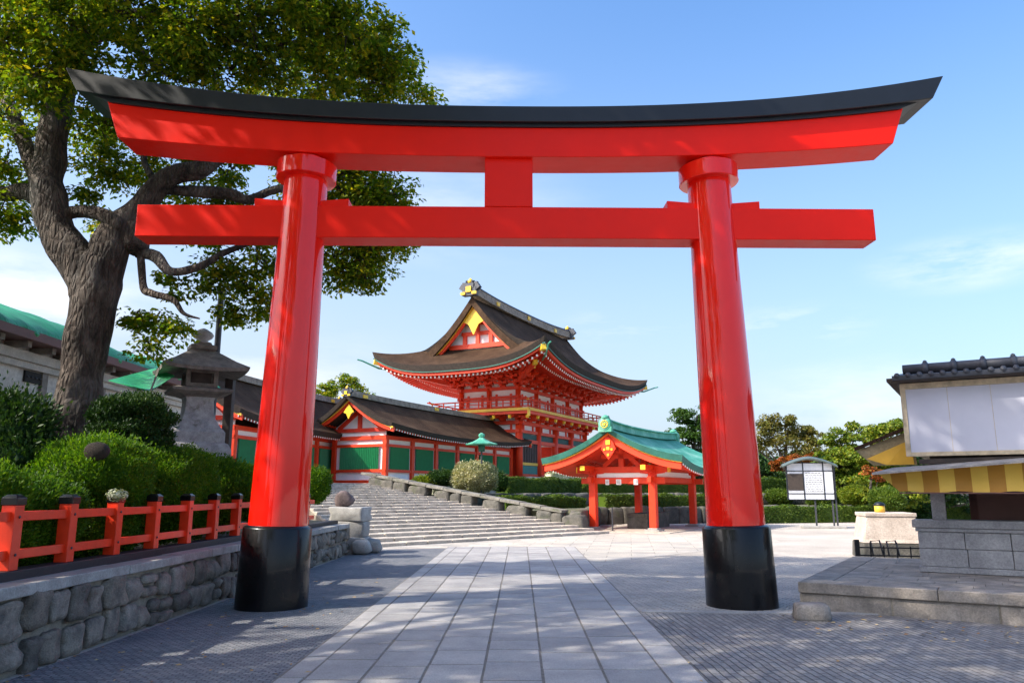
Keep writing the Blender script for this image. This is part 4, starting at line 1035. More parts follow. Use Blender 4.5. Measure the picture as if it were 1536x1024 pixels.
# tarp: folded sheet over roof
rng = random.Random(9); rows = []; y0_, y1_ = ya-18.3, yb-18+.2; 
from mathutils import noise as mn
for i in range(15):
    f = (i/14)**1.7; r = []
    for j in range(61):
        y = y0_+(y1_-y0_)*j/60; pk = 1.0+.16*math.sin(y*.9+1)
        z = zE-.77+pk*math.sin(f*PI/2)**.6 + .06*mn.noise(Vector((f*6, y*2.2, 0)))+.03*math.sin(y*9+f*4)
        r.append((.74-3.4*f+.05*math.sin(y*7)*(1-f), y, z))
    rows.append(r)
b = MB(); b.slab(rows, [[(x-.02,y,z-.05) for x,y,z in r] for r in rows])
M_TARP = NG('green_tarpaulin'); v = M_TARP.coords(); n_ = M_TARP.noise(v, 1.3, 5, .6); M_TARP.col(M_TARP.ramp(n_, [(.3,(.004,.17,.045)),(.7,(.015,.36,.12))])); M_TARP.set(Roughness=.45)
wv = M_TARP.noise(M_TARP.coords((1,6,1)), 2.5, 5); M_TARP.bump(wv, .6, .08); M_TARP = M_TARP.m
b.build('tarpaulin', M_TARP, sh)
# drooping green net sail
nt_ = thing('green_net_awning', 'triangular green net awning slung from the storehouse toward the lantern', 'awning', W(200, 570, 15.5))
o0 = Vector(nt_.location); c_ = [W(163,570,15.5), W(262,563,15.5), W(226,586,14.4)]
rows = []
for i in range(9):
    f = i/8; r = []
    for j in range(13):
        g = j/12; a = c_[0].lerp(c_[2], f); d_ = W(232,552,16.6).lerp(c_[1], f); p = a.lerp(d_, g)+Vector((0,0,-.22*math.sin(PI*g)*math.sin(PI*f)-.0)); r.append(tuple(p-o0))
    rows.append(r)
b = MB(); b.slab(rows, [[(x,y,z-.015) for x,y,z in r] for r in rows]); b.build('net', M_TARP, nt_)
b = MB(); b.bar(c_[2]-o0, W(240,548,15.6)-o0, .03, .03); b.build('prop', M_LANTR, nt_)
# tiled roof end beyond the storehouse
tr_ = thing('tiled_outbuilding', 'dark outbuilding with grey tiled gable roof beyond the storehouse', 'building', (-17.0, 29.0, 1.4), R(84))
b = gable_roof(4.2, 2.6, 1.3, .25, .1, .16, 8, 10); b.v = [(x,y,z+3.6) for x,y,z in b.v]; b.build('roof', [M_TILE, M_DWOOD], tr_)
b = MB(); b.box(-3.8,3.8,-1.9,1.9,-.1,3.75); b.build('wall', M_DWOOD, tr_); b = MB(); ridge_beam(b, -4.3,4.3,4.86,.1,4.2,.3,.26); b.build('ridge', M_TILE, tr_)
# ================================================================== RIGHT SIDE
RR = R(-31); rx = Vector((math.cos(RR), math.sin(RR), 0)); rn = Vector((-math.sin(RR), math.cos(RR), 0))     # along the front, and away from the camera
pf = G(1199, 914); plt = thing('stone_platform', 'low granite block platform at the right edge with big kerb blocks', 'platform', (pf.x, pf.y, 0), RR)
zp = W(1199, 872, pf.y).z
b = MB(); rng = random.Random(3); x = 0
while x < 8:
    x1 = x+rng.uniform(1.15,1.5); b.box(x+.006, x1-.006, .05+rng.uniform(-.01,.01), .5, -.1, zp-.155); x = x1
y = .5
while y < 5.4: y1 = y+rng.uniform(.9,1.4); b.box(.05, .5, y+.006, y1-.006, -.1, zp-.155); y = y1
b.build('kerb_blocks', M_PLAT, plt, .022)
b = MB(); x = 0
while x < 8:
    x1 = x+rng.uniform(1.3,2.0); b.box(x+.004, x1-.004, 0, .42, zp-.15, zp); x = x1
y = .424
while y < 5.4: y1 = y+rng.uniform(1.0,1.6); b.box(0, .42, y+.004, y1-.004, zp-.15, zp); y = y1
b.build('cap_stones', M_PLAT, plt, .014)
b = MB(); yy = .426
while yy < 5.4:
    xx = .426-rng.uniform(0,.3); 
    while xx < 8:
        x1 = xx+rng.uniform(.5,.7); b.box(max(xx,.426)+.003, x1-.003, yy+.003, yy+.357, zp-.1, zp-.006+rng.uniform(-.002,.003)); xx = x1
    yy += .36
b.build('paving_tiles', M_PLAT, plt, .004)
b = MB(); b.box(.06, 8, .06, 5.4, -.1, zp-.05); b.build('fill', M_MORTAR, plt)
# stall: stone counter, post, awning, sign, tiled roof
def gp(px, py, z): d = ray(px, py); t = (z-CAMZ)/d.z; return Vector((d.x*t, d.y*t, z))
cn = gp(1379, 857, zp); stl = thing('market_stall', 'roadside stall with white signboard, tiled roof and stone counter on the right', 'stall', (cn.x, cn.y, zp), RR)
SI = Matrix.Rotation(-RR, 4, 'Z') @ Matrix.Translation(-Vector((cn.x, cn.y, zp)))
def sl_(px, py, yl):                             # photo pixel -> (x,z) on the stall's local plane y=yl
    p0 = Vector((cn.x, cn.y, 0))+rn*yl; d = ray(px, py); o = Vector((0,0,CAMZ)); t = (p0-o).dot(rn)/d.dot(rn); q = SI @ (o+d*t); return q.x, q.z
zc = sl_(1379, 779, 0)[1]; E = 3.4
b = MB(); b.box(0, E, 0, .45, 0, .09); rng = random.Random(6); zz = .094
for r_, h in enumerate((.29, .27)):
    x = 0
    while x < E: x1 = min(E, x+rng.uniform(.45,.8)); b.box(x+(.004 if x else .03), x1-.004, .03+rng.uniform(-.004,.004), .42, zz, zz+h-.005); x = x1
    zz += h
b.box(.0, E, .0, .45, zz, zz+.06); b.box(-.04, E, -.035, .48, zz+.063, zc); b.build('counter', M_BLOCK, stl, .012)
xs0, zs0 = sl_(1367, 678, -.1); xs1, zs1 = sl_(1361, 584, -.1)
M_SIGN = paint('signboard_white', (.62,.62,.70), .5, .06, 0, .03, 1.5); M_RUST = paint('cream_rusty_frame', (.62,.50,.33), .6, .35, 0, .1, 7)
b = MB(); b.box(xs0, E, -.1, -.04, zs0, zs1); sg = b.build('signboard', M_SIGN, stl)
b = MB(); b.box(xs0-.08, xs0-.002, -.125, -.02, zs0-.07, zs1+.1); b.box(xs0, E, -.125, -.02, zs1+.002, zs1+.1); b.box(xs0, E, -.125, -.02, zs0-.07, zs0-.002); b.build('frame', M_RUST, sg, .004)
b = MB()
for x in (xs0+.62, xs0+1.24, xs0+1.86): b.box(x, x+.006, -.104, -.1, zs0, zs1)
b.build('panel_joints', M_RUST, sg)
b = MB(); b.box(xs0+.02, E, .02, 2.6, zs0-.02, zs1+.08); b.build('upper_wall', stone('ochre_plaster', (.36,.29,.16), (.5,.42,.26), 1.5, .3, .01), stl)
b = MB(); ztop = sl_(1345, 570, -.35)[1]
b.box(xs0-.25, E, -.42, 2.8, zs1+.11, zs1+.17); b.build('eave_boards', M_DWOOD, stl, .006)
# tiled roof: flat tile course + ridge pipe with collars
b = MB(); xr0 = sl_(1338, 568, -.42)[0]; zr_ = zs1+.175
b.box(xr0, E, -.45, -.36, zr_-.03, zr_+.03)
for i in range(24):
    x = xr0+.02+i*.17
    if x > E: break
    b.M = Matrix.Translation((x+.06, -.46, zr_+.03)) @ rotm('X', -PI/2-.16); b.lathe([(.045,0),(.045,1.2)], 10); b.M = Matrix.Identity(4)
rows = [[(xr0, -.44, zr_), (E, -.44, zr_)], [(xr0, 1.2, zr_+.28), (E, 1.2, zr_+.28)], [(xr0, 2.9, zr_), (E, 2.9, zr_)]]
b.slab(rows, [[(x,y,z-.05) for x,y,z in r] for r in rows])
b.M = Matrix.Translation((xr0+.16, -.22, zr_+.15)) @ rotm('Y', PI/2); b.lathe([(.085,0),(.085,E-xr0-.16)], 14)
for i in range(8): 
    zc_ = .30+i*.42
    b.lathe([(.098,zc_),(.104,zc_+.03),(.104,zc_+.06),(.098,zc_+.09)], 14)
    b.M = b.M
b.M = Matrix.Translation((xr0+.16, -.22, zr_+.15))
for i in range(8): b.lathe([(.03,.08),(.035,.12),(.012,.14)], 8, (.345+i*.42, 0, 0))
b.M = Matrix.Identity(4); b.build('tiled_roof', M_TILE, stl)
# awning
ya_, zb_ = -.75, sl_(1318, 711, -.75)[1]; xR, zR = sl_(1536, 693, -.75); xa0 = sl_(1318, 708, -.75)[0]; zf = sl_(1345, 738, -.75)[1]; xb0 = sl_(1349, 738, -.75)[0]
gs_ = NG('striped_awning_cloth'); gc_ = gs_.coords(); sp = gs_.n('ShaderNodeSeparateXYZ'); gs_.l(gc_, sp.inputs[0])
st_ = gs_.math('GREATER_THAN', gs_.math('FRACT', gs_.math('MULTIPLY', sp.outputs[0], 2.2)), .5)
gs_.col(gs_.mix(st_, (.62,.40,.06), (.36,.17,.015))); gs_.set(Roughness=.7); gs_.bump(gs_.noise(gc_, 6, 4), .3, .02); M_AWN = gs_.m
mz = (zR-zb_)/(xR-xa0)
rows = []
for f in (0,.2,.5,.8,1):
    r = []
    for j in range(60):
        g = j/59; x = xa0+(xb0-xa0)*f+(E-(xa0+(xb0-xa0)*f))*g; r.append((x, ya_+.10*math.sin(f*PI)+.10*f+.022*math.sin(x*9)*f, (zb_+mz*(x-xa0))*(1-f)+(zf+.018*math.cos(x*8.6))*f))
    rows.append(r)
b = MB(); b.slab(rows, [[(x,y+.012,z) for x,y,z in r] for r in rows])
b.build('awning_valance', M_AWN, stl)
b = MB(); r0 = [(xa0-.1, ya_-.06, zb_-.01), (E, ya_-.06, zb_+mz*(E-xa0)-.01)]; r1 = [(xa0+.15, .0, zb_+.09), (E, 0, zb_+mz*(E-xa0)+.05)]
b.slab([r0, r1], [[(x,y,z+.035) for x,y,z in r] for r in (r0, r1)]); b.build('awning_board', stone('weathered_grey_board', (.20,.18,.16), (.40,.37,.34), 5, .5, .01), stl, .006)
r0 = [(xb0, ya_+.02, zf-.0), (E, ya_+.02, zf-.0)]; r1 = [(xb0+.3, 0.1, zf+.01), (E, 0.1, zf+.01)]
b = MB(); b.slab([r0, r1], [[(x,y,z-.02) for x,y,z in r] for r in (r0, r1)]); b.build('awning_underside', M_BRN, stl)
b = MB(); b.box(xs0+.25, E, .15, 2.5, zf+.0, zs0-.03); b.bar((xs0+.1,-.05,zs0-.16),(E,-.05,zs0-.12),.12,.08); b.build('dark_interior', M_DWOOD, stl)
xp0, _ = sl_(1397, 760, .1); xp1, _ = sl_(1418, 760, .1)
b = MB(); b.box(xp0, xp1, .08, .08+(xp1-xp0), zc, zf+.02); b.build('stone_post', M_BLOCK, stl, .01)
b = MB(); b.box(xp1+.45, E, 1.0, 1.1, zc-.6, zf); b.box(xp1+.3, E, 2.4, 2.5, 0, zf+.1); b.build('shutter_boards', M_BRN, stl)
b = MB(); b.box(xp1, E, .2, 2.4, zc-.2, zc-.1); b.build('counter_shelf', M_DWOOD, stl)
# side roof behind the stall (lower gabled lean-to)
sr = thing('side_eave', 'small thatched lean-to roof with yellow underside left of the white signboard', 'roof', (cn.x, cn.y, zp), RR)
A0 = sl_(1282, 672, 1.2); A1 = sl_(1362, 640, 1.2); A2 = sl_(1330, 697, 1.2)
def q3(px, py, yl): x, z = sl_(px, py, yl); return (x, yl, z)
r0 = [q3(1281,671,1.15), q3(1366,636,.7)]; r1 = [q3(1290,668,2.6), q3(1372,634,2.2)]
b = MB(); b.slab([r0, r1], [[(x,y,z-.07) for x,y,z in r] for r in (r0, r1)]); b.build('roof', M_BARK_ROOF, sr)
pts = [q3(1284,676,1.2), q3(1366,645,.9), q3(1376,697,.9), q3(1310,698,1.2)]
b = MB(); b.add(pts+[(x,y+.06,z) for x,y,z in pts], [(0,1,2,3),(7,6,5,4)]+[(i,(i+1)%4,4+(i+1)%4,4+i) for i in range(4)]); b.build('gable_board', MAT['ochre_plaster'], sr)
pts = [q3(1300,688,1.15), q3(1364,660,.88), q3(1372,696,.88), q3(1330,697,1.0)]
b = MB(); b.add(pts+[(x,y-.01,z) for x,y,z in pts], [(0,1,2,3),(7,6,5,4)]+[(i,(i+1)%4,4+(i+1)%4,4+i) for i in range(4)]); b.build('yellow_panel', M_YEL, sr)
# pale monument stone
mo = gp(1335, 851, .0); mo = G(1333, 836); ms = thing('monument_stone', 'pale squared stone plinth with sunlit left face behind the black railing', 'stone plinth', (mo.x, mo.y, 0), R(-12))
Ym = mo.y; zt1 = W(1330,768,Ym).z; zt0 = W(1330,812,Ym).z; wm = (W(1376,800,Ym).x-W(1292,800,Ym).x)/2
b = MB(); sq(b, [(wm*1.02,0),(wm*1.0,zt0*.5),(wm*.98,zt0)]); b.build('base_block', M_RET, ms, .03)
b = MB(); sq(b, [(wm*1.0,zt0+.004),(wm*.93,zt0+.1),(wm*.80,zt1-.1),(wm*.84,zt1-.09),(wm*.84,zt1)]); b.build('upper_block', M_MONU, ms, .025)
yc = thing('yellow_canister', 'small yellow canister with black lid on top of the pale stone plinth', 'canister', (mo.x-.12, mo.y, zt1))
b = MB(); b.lathe([(.13,0),(.13,.17)], 16); b.build('body', M_YEL, yc); b = MB(); b.lathe([(.135,.172),(.15,.19),(.10,.25),(.03,.27)], 16); b.build('lid', M_BLKM, yc)
# black railing in front
f0 = gp(1291, 851, zp*.0+.05); ra = thing('black_railing', 'low black metal railing between the platform and the pale plinth', 'railing', (f0.x, f0.y+.1, 0), R(-14))
hh = W(1291, 809, f0.y).z; Lr = (W(1384, 840, f0.y).x-f0.x)*1.02
b = MB(); b.box(-.05,.05,-.05,.05,0,hh); b.build('end_post', M_BLKM, ra, .005)
b = MB()
for z in (.12, hh*.48, hh*.74): b.bar((0,0,z),(Lr,0,z),.03,.03)
for i in range(1, 6): b.tube([(Lr*i/5.2,0,0),(Lr*i/5.2+.01,0,hh*(.92 if i%2 else .8))], .016, 6)
for i in (1, 2.2): b.tube([(Lr*i/5.2+.05,0,hh*.5),(Lr*i/5.2+.02,0,hh*.95),(Lr*i/5.2+.2,0,hh*.98),(Lr*i/5.2+.26,0,hh*.5)], .02, 6)
b.build('rails', M_BLKM, ra)
# notice board
nb = G(1222, 792); Yn = nb.y; bd = thing('notice_board', 'freestanding white notice board with small curved roof on thin posts in the plaza', 'notice board', (nb.x, nb.y, 0), R(-8))
def nx(px): return W(px, 740, Yn).x-nb.x
def nz_(py): return W(1222, py, Yn).z
b = MB()
for px in (1222, 1247, 1252): b.bar((nx(px), .06, 0), (nx(px), .06, nz_(700)), .07, .07)
b.bar((nx(1183), 0, nz_(749)), (nx(1183), 0, nz_(697)), .06, .06); build_split(b, 'post', M_METAL, bd)
b = MB(); b.box(nx(1183), nx(1250), -.03, .03, nz_(749), nz_(694)); pn = b.build('panel', paint('board_paper', (.66,.67,.70), .7, .06), bd)
b = MB()
for px in (1183, 1207, 1236, 1250): b.box(nx(px)-.025, nx(px)+.025, -.05, .05, nz_(749), nz_(692))
for py in (749, 740, 694, 706): b.box(nx(1183), nx(1250), -.048, .048, nz_(py)-.02, nz_(py)+.02)
b.build('frame', M_BLKM, pn)
b = MB(); b.box(nx(1183)+.03, nx(1207)-.03, -.055, -.052, nz_(735), nz_(710)); b.build('dark_poster', M_DWOOD, pn)
b = MB(); rng = random.Random(5)
for i in range(11):
    z = nz_(708)-.05-i*.085; x = nx(1210)
    while x < nx(1233): x1 = x+rng.uniform(.04,.14); b.box(x, min(x1,nx(1234)), -.034, -.031, z, z+.026); x = x1+.03
build_split(b, 'text_line', paint('faded_ink', (.09,.09,.10), .7), pn)
b = MB(); top = []; bot = []
for i in range(13):
    t = -1+i/6; x = nx(1216)+t*1.25; z = nz_(684)-.38*abs(t)**1.6; top.append([(x,-.35,z-.1),(x,0,z),(x,.35,z-.1)]); bot.append([(x,-.33,z-.16),(x,0,z-.07),(x,.33,z-.16)])
b.slab(top, bot); b.build('roof', paint('grey_green_roof', (.10,.13,.12), .5), bd)
b = MB(); b.box(nx(1200), nx(1262), -.3, .3, 0, .12); b.build('base_slab', M_CSTONE, bd, .02)
# copper lantern post near the gallery
lp_ = W(722, 715, 38.5); cl = thing('copper_lantern_post', 'green copper roofed lantern on a thin post before the gallery', 'lamp post', (lp_.x, lp_.y, 1.5))
zt_ = W(722, 664, 38.5).z-1.5
b = MB(); b.tube([(0,0,0),(0,0,zt_)], .045, 8); b.build('post', M_METAL, cl)
b = MB(); b.lathe([(.16,zt_-.42),(.18,zt_-.05)], 6); b.build('lamp_box', M_COPD, cl)
b = MB(); b.lathe([(.78,zt_-.10),(.80,zt_-.05),(.45,zt_+.06),(.22,zt_+.18),(.10,zt_+.28),(.15,zt_+.32),(.16,zt_+.42),(.03,zt_+.5)], 6, smooth=False); b.build('roof', M_COPPER, cl)
# thin lamp pole near stair foot
pp = G(919, 797); sp_ = tag(MB(), None) if 0 else None
b = MB(); b.tube([(0,0,0),(0,0,1.0)], .03, 8); b.lathe([(.1,0),(.1,.03)], 10); o = b.build('barrier_post', M_METAL); o.location = (pp.x, pp.y, 0.03); tag(o, 'thin dark metal post between the two front pavilion pillars', 'post')
# small green roofed hut at far right plaza edge
hp = W(1148, 740, 55); ht_ = thing('far_kiosk', 'tiny white kiosk with green roof just right of the right pillar', 'kiosk', (hp.x, hp.y, 0))
b = MB(); b.box(-.6,.5,-.4,.4,0,W(1148,728,55).z); b.build('wall', M_WHITE, ht_); b = MB(); b.lathe([(1.1,0),(1.1,.08),(.5,.35),(.05,.62)], 4, (0,0,W(1148,728,55).z), smooth=False, rot=PI/4); b.build('roof', M_COPPER, ht_)
# ================================================================== FOLIAGE
NR = np.random.default_rng(11)
def unit(a): return a/np.maximum(1e-9, np.linalg.norm(a, axis=-1, keepdims=True))
def leafmesh(name, P, Nn, size, mat, parent=None, aspect=.55, fold=.18, axis=None, loc=None):
    n = len(P); 
    if axis is None: axis = NR.normal(size=(n,3))
    a = unit(axis - Nn*np.sum(axis*Nn, axis=1, keepdims=True)); bdir = np.cross(Nn, a)
    s = size[:,None] if hasattr(size, '__len__') else np.full((n,1), size)
    V = np.empty((n,4,3)); V[:,0] = P-a*s*.5; V[:,1] = P+bdir*s*aspect*.5+Nn*s*fold; V[:,2] = P+a*s*.5; V[:,3] = P-bdir*s*aspect*.5+Nn*s*fold
    V = V.reshape(-1,3)
    if loc is not None: V = V-np.array(loc)
    base = (np.arange(n)*4)[:,None]; F = np.concatenate([base+np.array([0,1,2]), base+np.array([0,2,3])], axis=1).reshape(-1)
    me = bpy.data.meshes.new(name); me.vertices.add(4*n); me.vertices.foreach_set('co', V.ravel())
    me.loops.add(6*n); me.loops.foreach_set('vertex_index', F.astype(np.int32)); me.polygons.add(2*n)
    me.polygons.foreach_set('loop_start', np.arange(0, 6*n, 3, dtype=np.int32)); me.polygons.foreach_set('loop_total', np.full(2*n, 3, dtype=np.int32))
    me.update(calc_edges=True); me.materials.append(mat)
    o = bpy.data.objects.new(name, me); C.objects.link(o); o.parent = parent; return o
def fnoise(P, sc, seed=0):
    q = P*sc+seed*7.3
    return (np.sin(q[:,0]*1.7+1.3*np.sin(q[:,1]*1.1+q[:,2]))+np.sin(q[:,1]*1.9+1.1*np.sin(q[:,2]*1.3+q[:,0]*.7))+np.sin(q[:,2]*2.1+1.2*np.sin(q[:,0]*1.2+q[:,1]*.9)))/3
M_LEAF = leafmat('broad_leaf', [(.045,.10,.008),(.085,.16,.010),(.13,.205,.013),(.22,.27,.016),(.38,.31,.02)], .58)
M_HEDGE = leafmat('azalea_leaf', [(.032,.10,.008),(.07,.165,.010),(.14,.24,.015)], .4)
M_HEDGE2 = leafmat('clipped_hedge_leaf', [(.035,.075,.010),(.07,.12,.014),(.12,.17,.02)], .25)
M_DKLEAF = leafmat('conifer_leaf', [(.012,.040,.010),(.025,.065,.012),(.045,.09,.014)], .2)
M_LIME = leafmat('yellow_green_leaf', [(.06,.12,.012),(.13,.19,.02),(.24,.25,.025)], .35)
M_AUT = leafmat('olive_autumn_leaf', [(.10,.10,.025),(.17,.14,.035),(.10,.13,.03)], .3)
M_RLEAF = leafmat('red_maple_leaf', [(.25,.05,.015),(.35,.10,.02),(.16,.10,.02)], .3)
M_PALE = leafmat('pale_flowering_leaf', [(.18,.19,.07),(.35,.33,.20),(.55,.53,.42),(.14,.17,.05)], .2)
M_WFL = leafmat('white_blossom', [(.35,.38,.30),(.62,.62,.58),(.10,.15,.06)], .2)
def core(name, lobes, parent, mat, sh=.86, loc=(0,0,0)):
    b = MB(); rng = random.Random(1)
    for c, r in lobes:
        rows = []
        for i in range(11):
            la = -PI/2+PI*i/10; rr = []
            for k in range(21):
                lo = 2*PI*k/20; d = Vector((math.cos(la)*math.cos(lo), math.cos(la)*math.sin(lo), math.sin(la))); q = sh*(1+.10*mn.noise(d*2.5+Vector(c)))
                rr.append((c[0]-loc[0]+d.x*r[0]*q, c[1]-loc[1]+d.y*r[1]*q, c[2]-loc[2]+d.z*r[2]*q))
            rows.append(rr)
        b.grid(rows, 0, True)
    return b.build(name, mat, parent)
def shell(lobes, dens, jit=.06, flat=.0, bump=.10, seed=0, zmin=None):
    Ps = []; Ns = []
    for i, (c, r) in enumerate(lobes):
        c = np.array(c); r = np.array(r, float); area = 4*PI*((r[0]*r[1])**1.6+(r[0]*r[2])**1.6+(r[1]*r[2])**1.6)**(1/1.6)/3**(1/1.6)
        n = int(area*dens); d = unit(NR.normal(size=(n,3))); P = c+d*r; nn = unit(d/r)
        P = P+nn*(fnoise(P, 3.2/ max(.3, min(r)), seed)[:,None]*bump*min(r)+NR.normal(size=(n,1))*jit)
        keep = np.ones(n, bool)
        for j, (c2, r2) in enumerate(lobes):
            if j != i: keep &= (np.sum(((P-np.array(c2))/np.array(r2))**2, axis=1) > .78)
        if zmin is not None: keep &= P[:,2] > zmin
        Ps.append(P[keep]); Ns.append(nn[keep])
    return np.concatenate(Ps), np.concatenate(Ns)
def bush(name, label, cat, lobes, dens, size, mat, group=None, jit=.05, zmin=.8, upw=.5, bump=.17, aspect=.45):
    if cat == 'bush' and 'peeking' not in label:       # keep the growth behind the fence rails
        lobes = [((min(c[0], -5.30-r[0]*.86), c[1], c[2]), r) for c, r in lobes]
    loc = Vector((lobes[0][0][0], lobes[0][0][1], zmin)); t = thing(name, label, cat, loc, 0, group)
    P, Nn = shell(lobes, dens, jit, bump=bump, zmin=zmin)
    sh_ = NR.random(len(P)) < .07; P[sh_] += (Nn[sh_]*.4+np.array([0,0,.6]))*NR.uniform(.02,.12,(int(sh_.sum()),1))
    if cat == 'bush' and 'peeking' not in label: P[:,0] = np.where(P[:,0] > -5.27, -5.27-NR.uniform(0,.05,len(P)), P[:,0])
    n = len(P); ax = unit(Nn+np.array([0,0,upw])+NR.normal(size=(n,3))*.55); nn = unit(np.cross(ax, NR.normal(size=(n,3))))
    leafmesh('foliage', P, nn, NR.uniform(.7,1.3,n)*size, mat, t, aspect, .1, ax, loc)
    co = core('inner_foliage', lobes, t, mat, .84, loc)
    if cat == 'bush' and 'peeking' not in label:
        for v_ in co.data.vertices: v_.co.x = min(v_.co.x, -5.31-loc.x)
    return t
def el(px, py, Y, rx, rz, ry=None):
    c = W(px, py, Y); k = (W(px+1, py, Y)-c).x; return (tuple(c), (rx*k, (ry if ry else rx)*k, rz*k))
HG = 'clipped bushes behind the vermilion fence'
bush('azalea_bush', 'bright green feathery bush nearest the camera, behind the first fence posts on the left', 'bush',
     [el(40,800,8.9,85,75), el(118,790,9.2,52,58), el(-40,800,8.4,80,90), el(80,770,9.3,60,45)], 5200, .050, M_HEDGE, HG, .045)
bush('azalea_bush', 'large rounded green bush with a dark log end in front of the big trunk', 'bush',
     [el(150,730,10.8,92,68,80), el(215,745,10.8,62,62), el(105,720,11.2,55,52), el(200,790,10.6,70,50), el(150,690,11.2,66,30)], 5200, .046, M_HEDGE, HG, .04)
bush('azalea_bush', 'rounded green bush between the stone lantern and the fence', 'bush',
     [el(300,735,12.6,62,62), el(255,745,12.3,45,66), el(350,745,13.4,45,58), el(330,710,13.2,50,34)], 5200, .046, M_HEDGE, HG, .04)
bush('azalea_bush', 'dark green bush running on behind the left gate pillar', 'bush',
     [el(405,740,15.5,60,50), el(440,740,17.5,42,42)], 3200, .06, M_HEDGE, HG, .04)
bush('azalea_bush', 'small round bush peeking out right of the left gate pillar', 'bush', [el(470,728,20.3,24,26)], 3000, .06, M_HEDGE, HG, .03)
bush('leafy_shrub', 'dark leafy shrub at the left edge in front of the storehouse', 'bush',
     [el(10,655,10.8,50,36), el(35,625,11,36,26), el(-10,620,11,50,30), el(20,690,10.6,52,30)], 1500, .085, M_DKLEAF, None, .10, bump=.25)
# niwaki: layered pads on a trunk
t = thing('cloud_pruned_tree', 'small cloud pruned tree with layered foliage pads left of the stone lantern', 'tree', (*W(205,700,12.6).xy, .82)); loc = t.location
pads = [el(196,612,12.6,46,15), el(165,622,12.3,26,14), el(232,628,12.7,28,14), el(185,645,12.4,44,14), el(235,652,12.9,22,13), el(205,668,12.6,48,14), el(215,600,12.8,26,9)]
P, Nn = shell(pads, 3300, .035, bump=.25); n = len(P); ax = unit(Nn*.5+np.array([0,0,.7])+NR.normal(size=(n,3))*.6); nn = unit(np.cross(ax, NR.normal(size=(n,3))))
leafmesh('foliage', P, nn, NR.uniform(.6,1.3,n)*.062, M_DKLEAF, t, .4, .1, ax, loc)
core('inner_foliage', pads, t, M_DKLEAF, .62, loc)
M_TBARK = NG('tree_bark'); v = M_TBARK.world((1,1,.28)); n1 = M_TBARK.noise(v, 4.5, 10, .75, .8); n2 = M_TBARK.noise(M_TBARK.world((1,1,.6)), 1.6, 5); vo = M_TBARK.n('ShaderNodeTexVoronoi', Scale=13.0, feature='DISTANCE_TO_EDGE'); M_TBARK.l(M_TBARK.world((1,1,.30)), vo.inputs['Vector'])
c = M_TBARK.ramp(n1, [(.38,(.016,.010,.007)),(.50,(.070,.050,.037)),(.66,(.20,.16,.13))]); c = M_TBARK.mix(M_TBARK.ramp(n2, [(.50,(0,0,0)),(.70,(.55,.55,.55))]), c, (.34,.31,.28)); M_TBARK.col(c); M_TBARK.set(Roughness=.9)
M_TBARK.bump(M_TBARK.math('ADD', n1, M_TBARK.math('MULTIPLY', vo.outputs['Distance'], 1.6)), 1.0, .13); M_TBARK = M_TBARK.m
def limb(b, pts, rs, n=12, loc=(0,0,0), seed=0, sub=5, wob=.08):
    """smooth tapered limb through pts with wobble and bumps"""
    pts = [Vector(p)-Vector(loc) for p in pts]; Q = []; Rr = []
    for i in range(len(pts)-1):
        p0 = pts[max(0,i-1)]; p1 = pts[i]; p2 = pts[i+1]; p3 = pts[min(len(pts)-1,i+2)]
        for k in range(sub):
            t = k/sub; q = .5*((2*p1)+(p2-p0)*t+(2*p0-5*p1+4*p2-p3)*t*t+(3*p1-p0-3*p2+p3)*t**3); r = rs[i]+(rs[i+1]-rs[i])*t
            q = q+Vector((mn.noise(q*1.1+Vector((seed,0,0))), mn.noise(q*1.1+Vector((0,seed+9,0))), 0))*wob*min(1, r*4+.2); Q.append(q); Rr.append(r)
    Q.append(pts[-1]); Rr.append(rs[-1])
    st_ = len(b.v); b.tube(Q, Rr, n)
    for i in range(st_, st_+n*len(Q)):
        p = Vector(b.v[i]); k = (i-st_)//n; c_ = Q[k]; d = p-c_; q = 1+.16*mn.noise(p*2.2)+.10*mn.noise(Vector((p.x*7, p.y*7, p.z*1.5))); b.v[i] = tuple(c_+d*q)
b = MB(); limb(b, [W(205,720,12.6), W(200,670,12.6), W(215,640,12.6), W(198,605,12.6)], [.07,.06,.05,.03], 8, loc); limb(b, [W(210,655,12.6), W(180,640,12.4), W(165,625,12.3)], [.04,.03,.02], 6, loc); b.build('trunk', M_TBARK, t)
# ---------------------------------------------------------------- the big tree
YT = 14.2
tb = W(112, 700, YT); bt = thing('big_broadleaf_tree', 'huge old broadleaf tree with forked trunk spreading over the left side of the gate', 'tree', (tb.x, tb.y, .8)); loc = Vector(bt.location)
K = (W(769,500,YT)-W(768,500,YT)).x
b = MB()
def LM(pl, rpx, n=12, seed=0, wob=.1):
    pts = [W(x, y, YT+dy) for x, y, dy in pl]; limb(b, pts, [r*K for r in rpx], n, loc, seed, 6, wob)
LM([(98,720,0),(108,660,0),(118,600,0),(127,540,0),(137,480,0),(146,430,0),(152,395,0),(158,370,0)], [56,40,33,31,31,34,30,12], 24, 1, .05)
LM([(146,485,0),(140,440,0),(118,395,0),(88,345,0),(74,290,.1),(78,230,.2),(88,170,.3),(98,110,.2),(120,60,0),(150,10,0),(170,-60,-.3)], [22,33,30,26,25,24,22,21,20,18,14], 20, 2)
LM([(140,475,0),(165,385,0),(178,350,.1),(205,318,.2),(235,288,.3),(265,262,.3),(300,255,.4),(328,235,.5),(360,200,.6),(400,150,.9)], [24,28,26,22,18,16,15,12,9,6], 18, 3)
LM([(190,352,.1),(205,365,.1),(200,335,.1)], [22,20,16], 12, 33)
LM([(85,345,.1),(60,300,.3),(35,285,.4),(0,290,.5),(-60,270,.6)], [18,16,14,12,9], 12, 4)
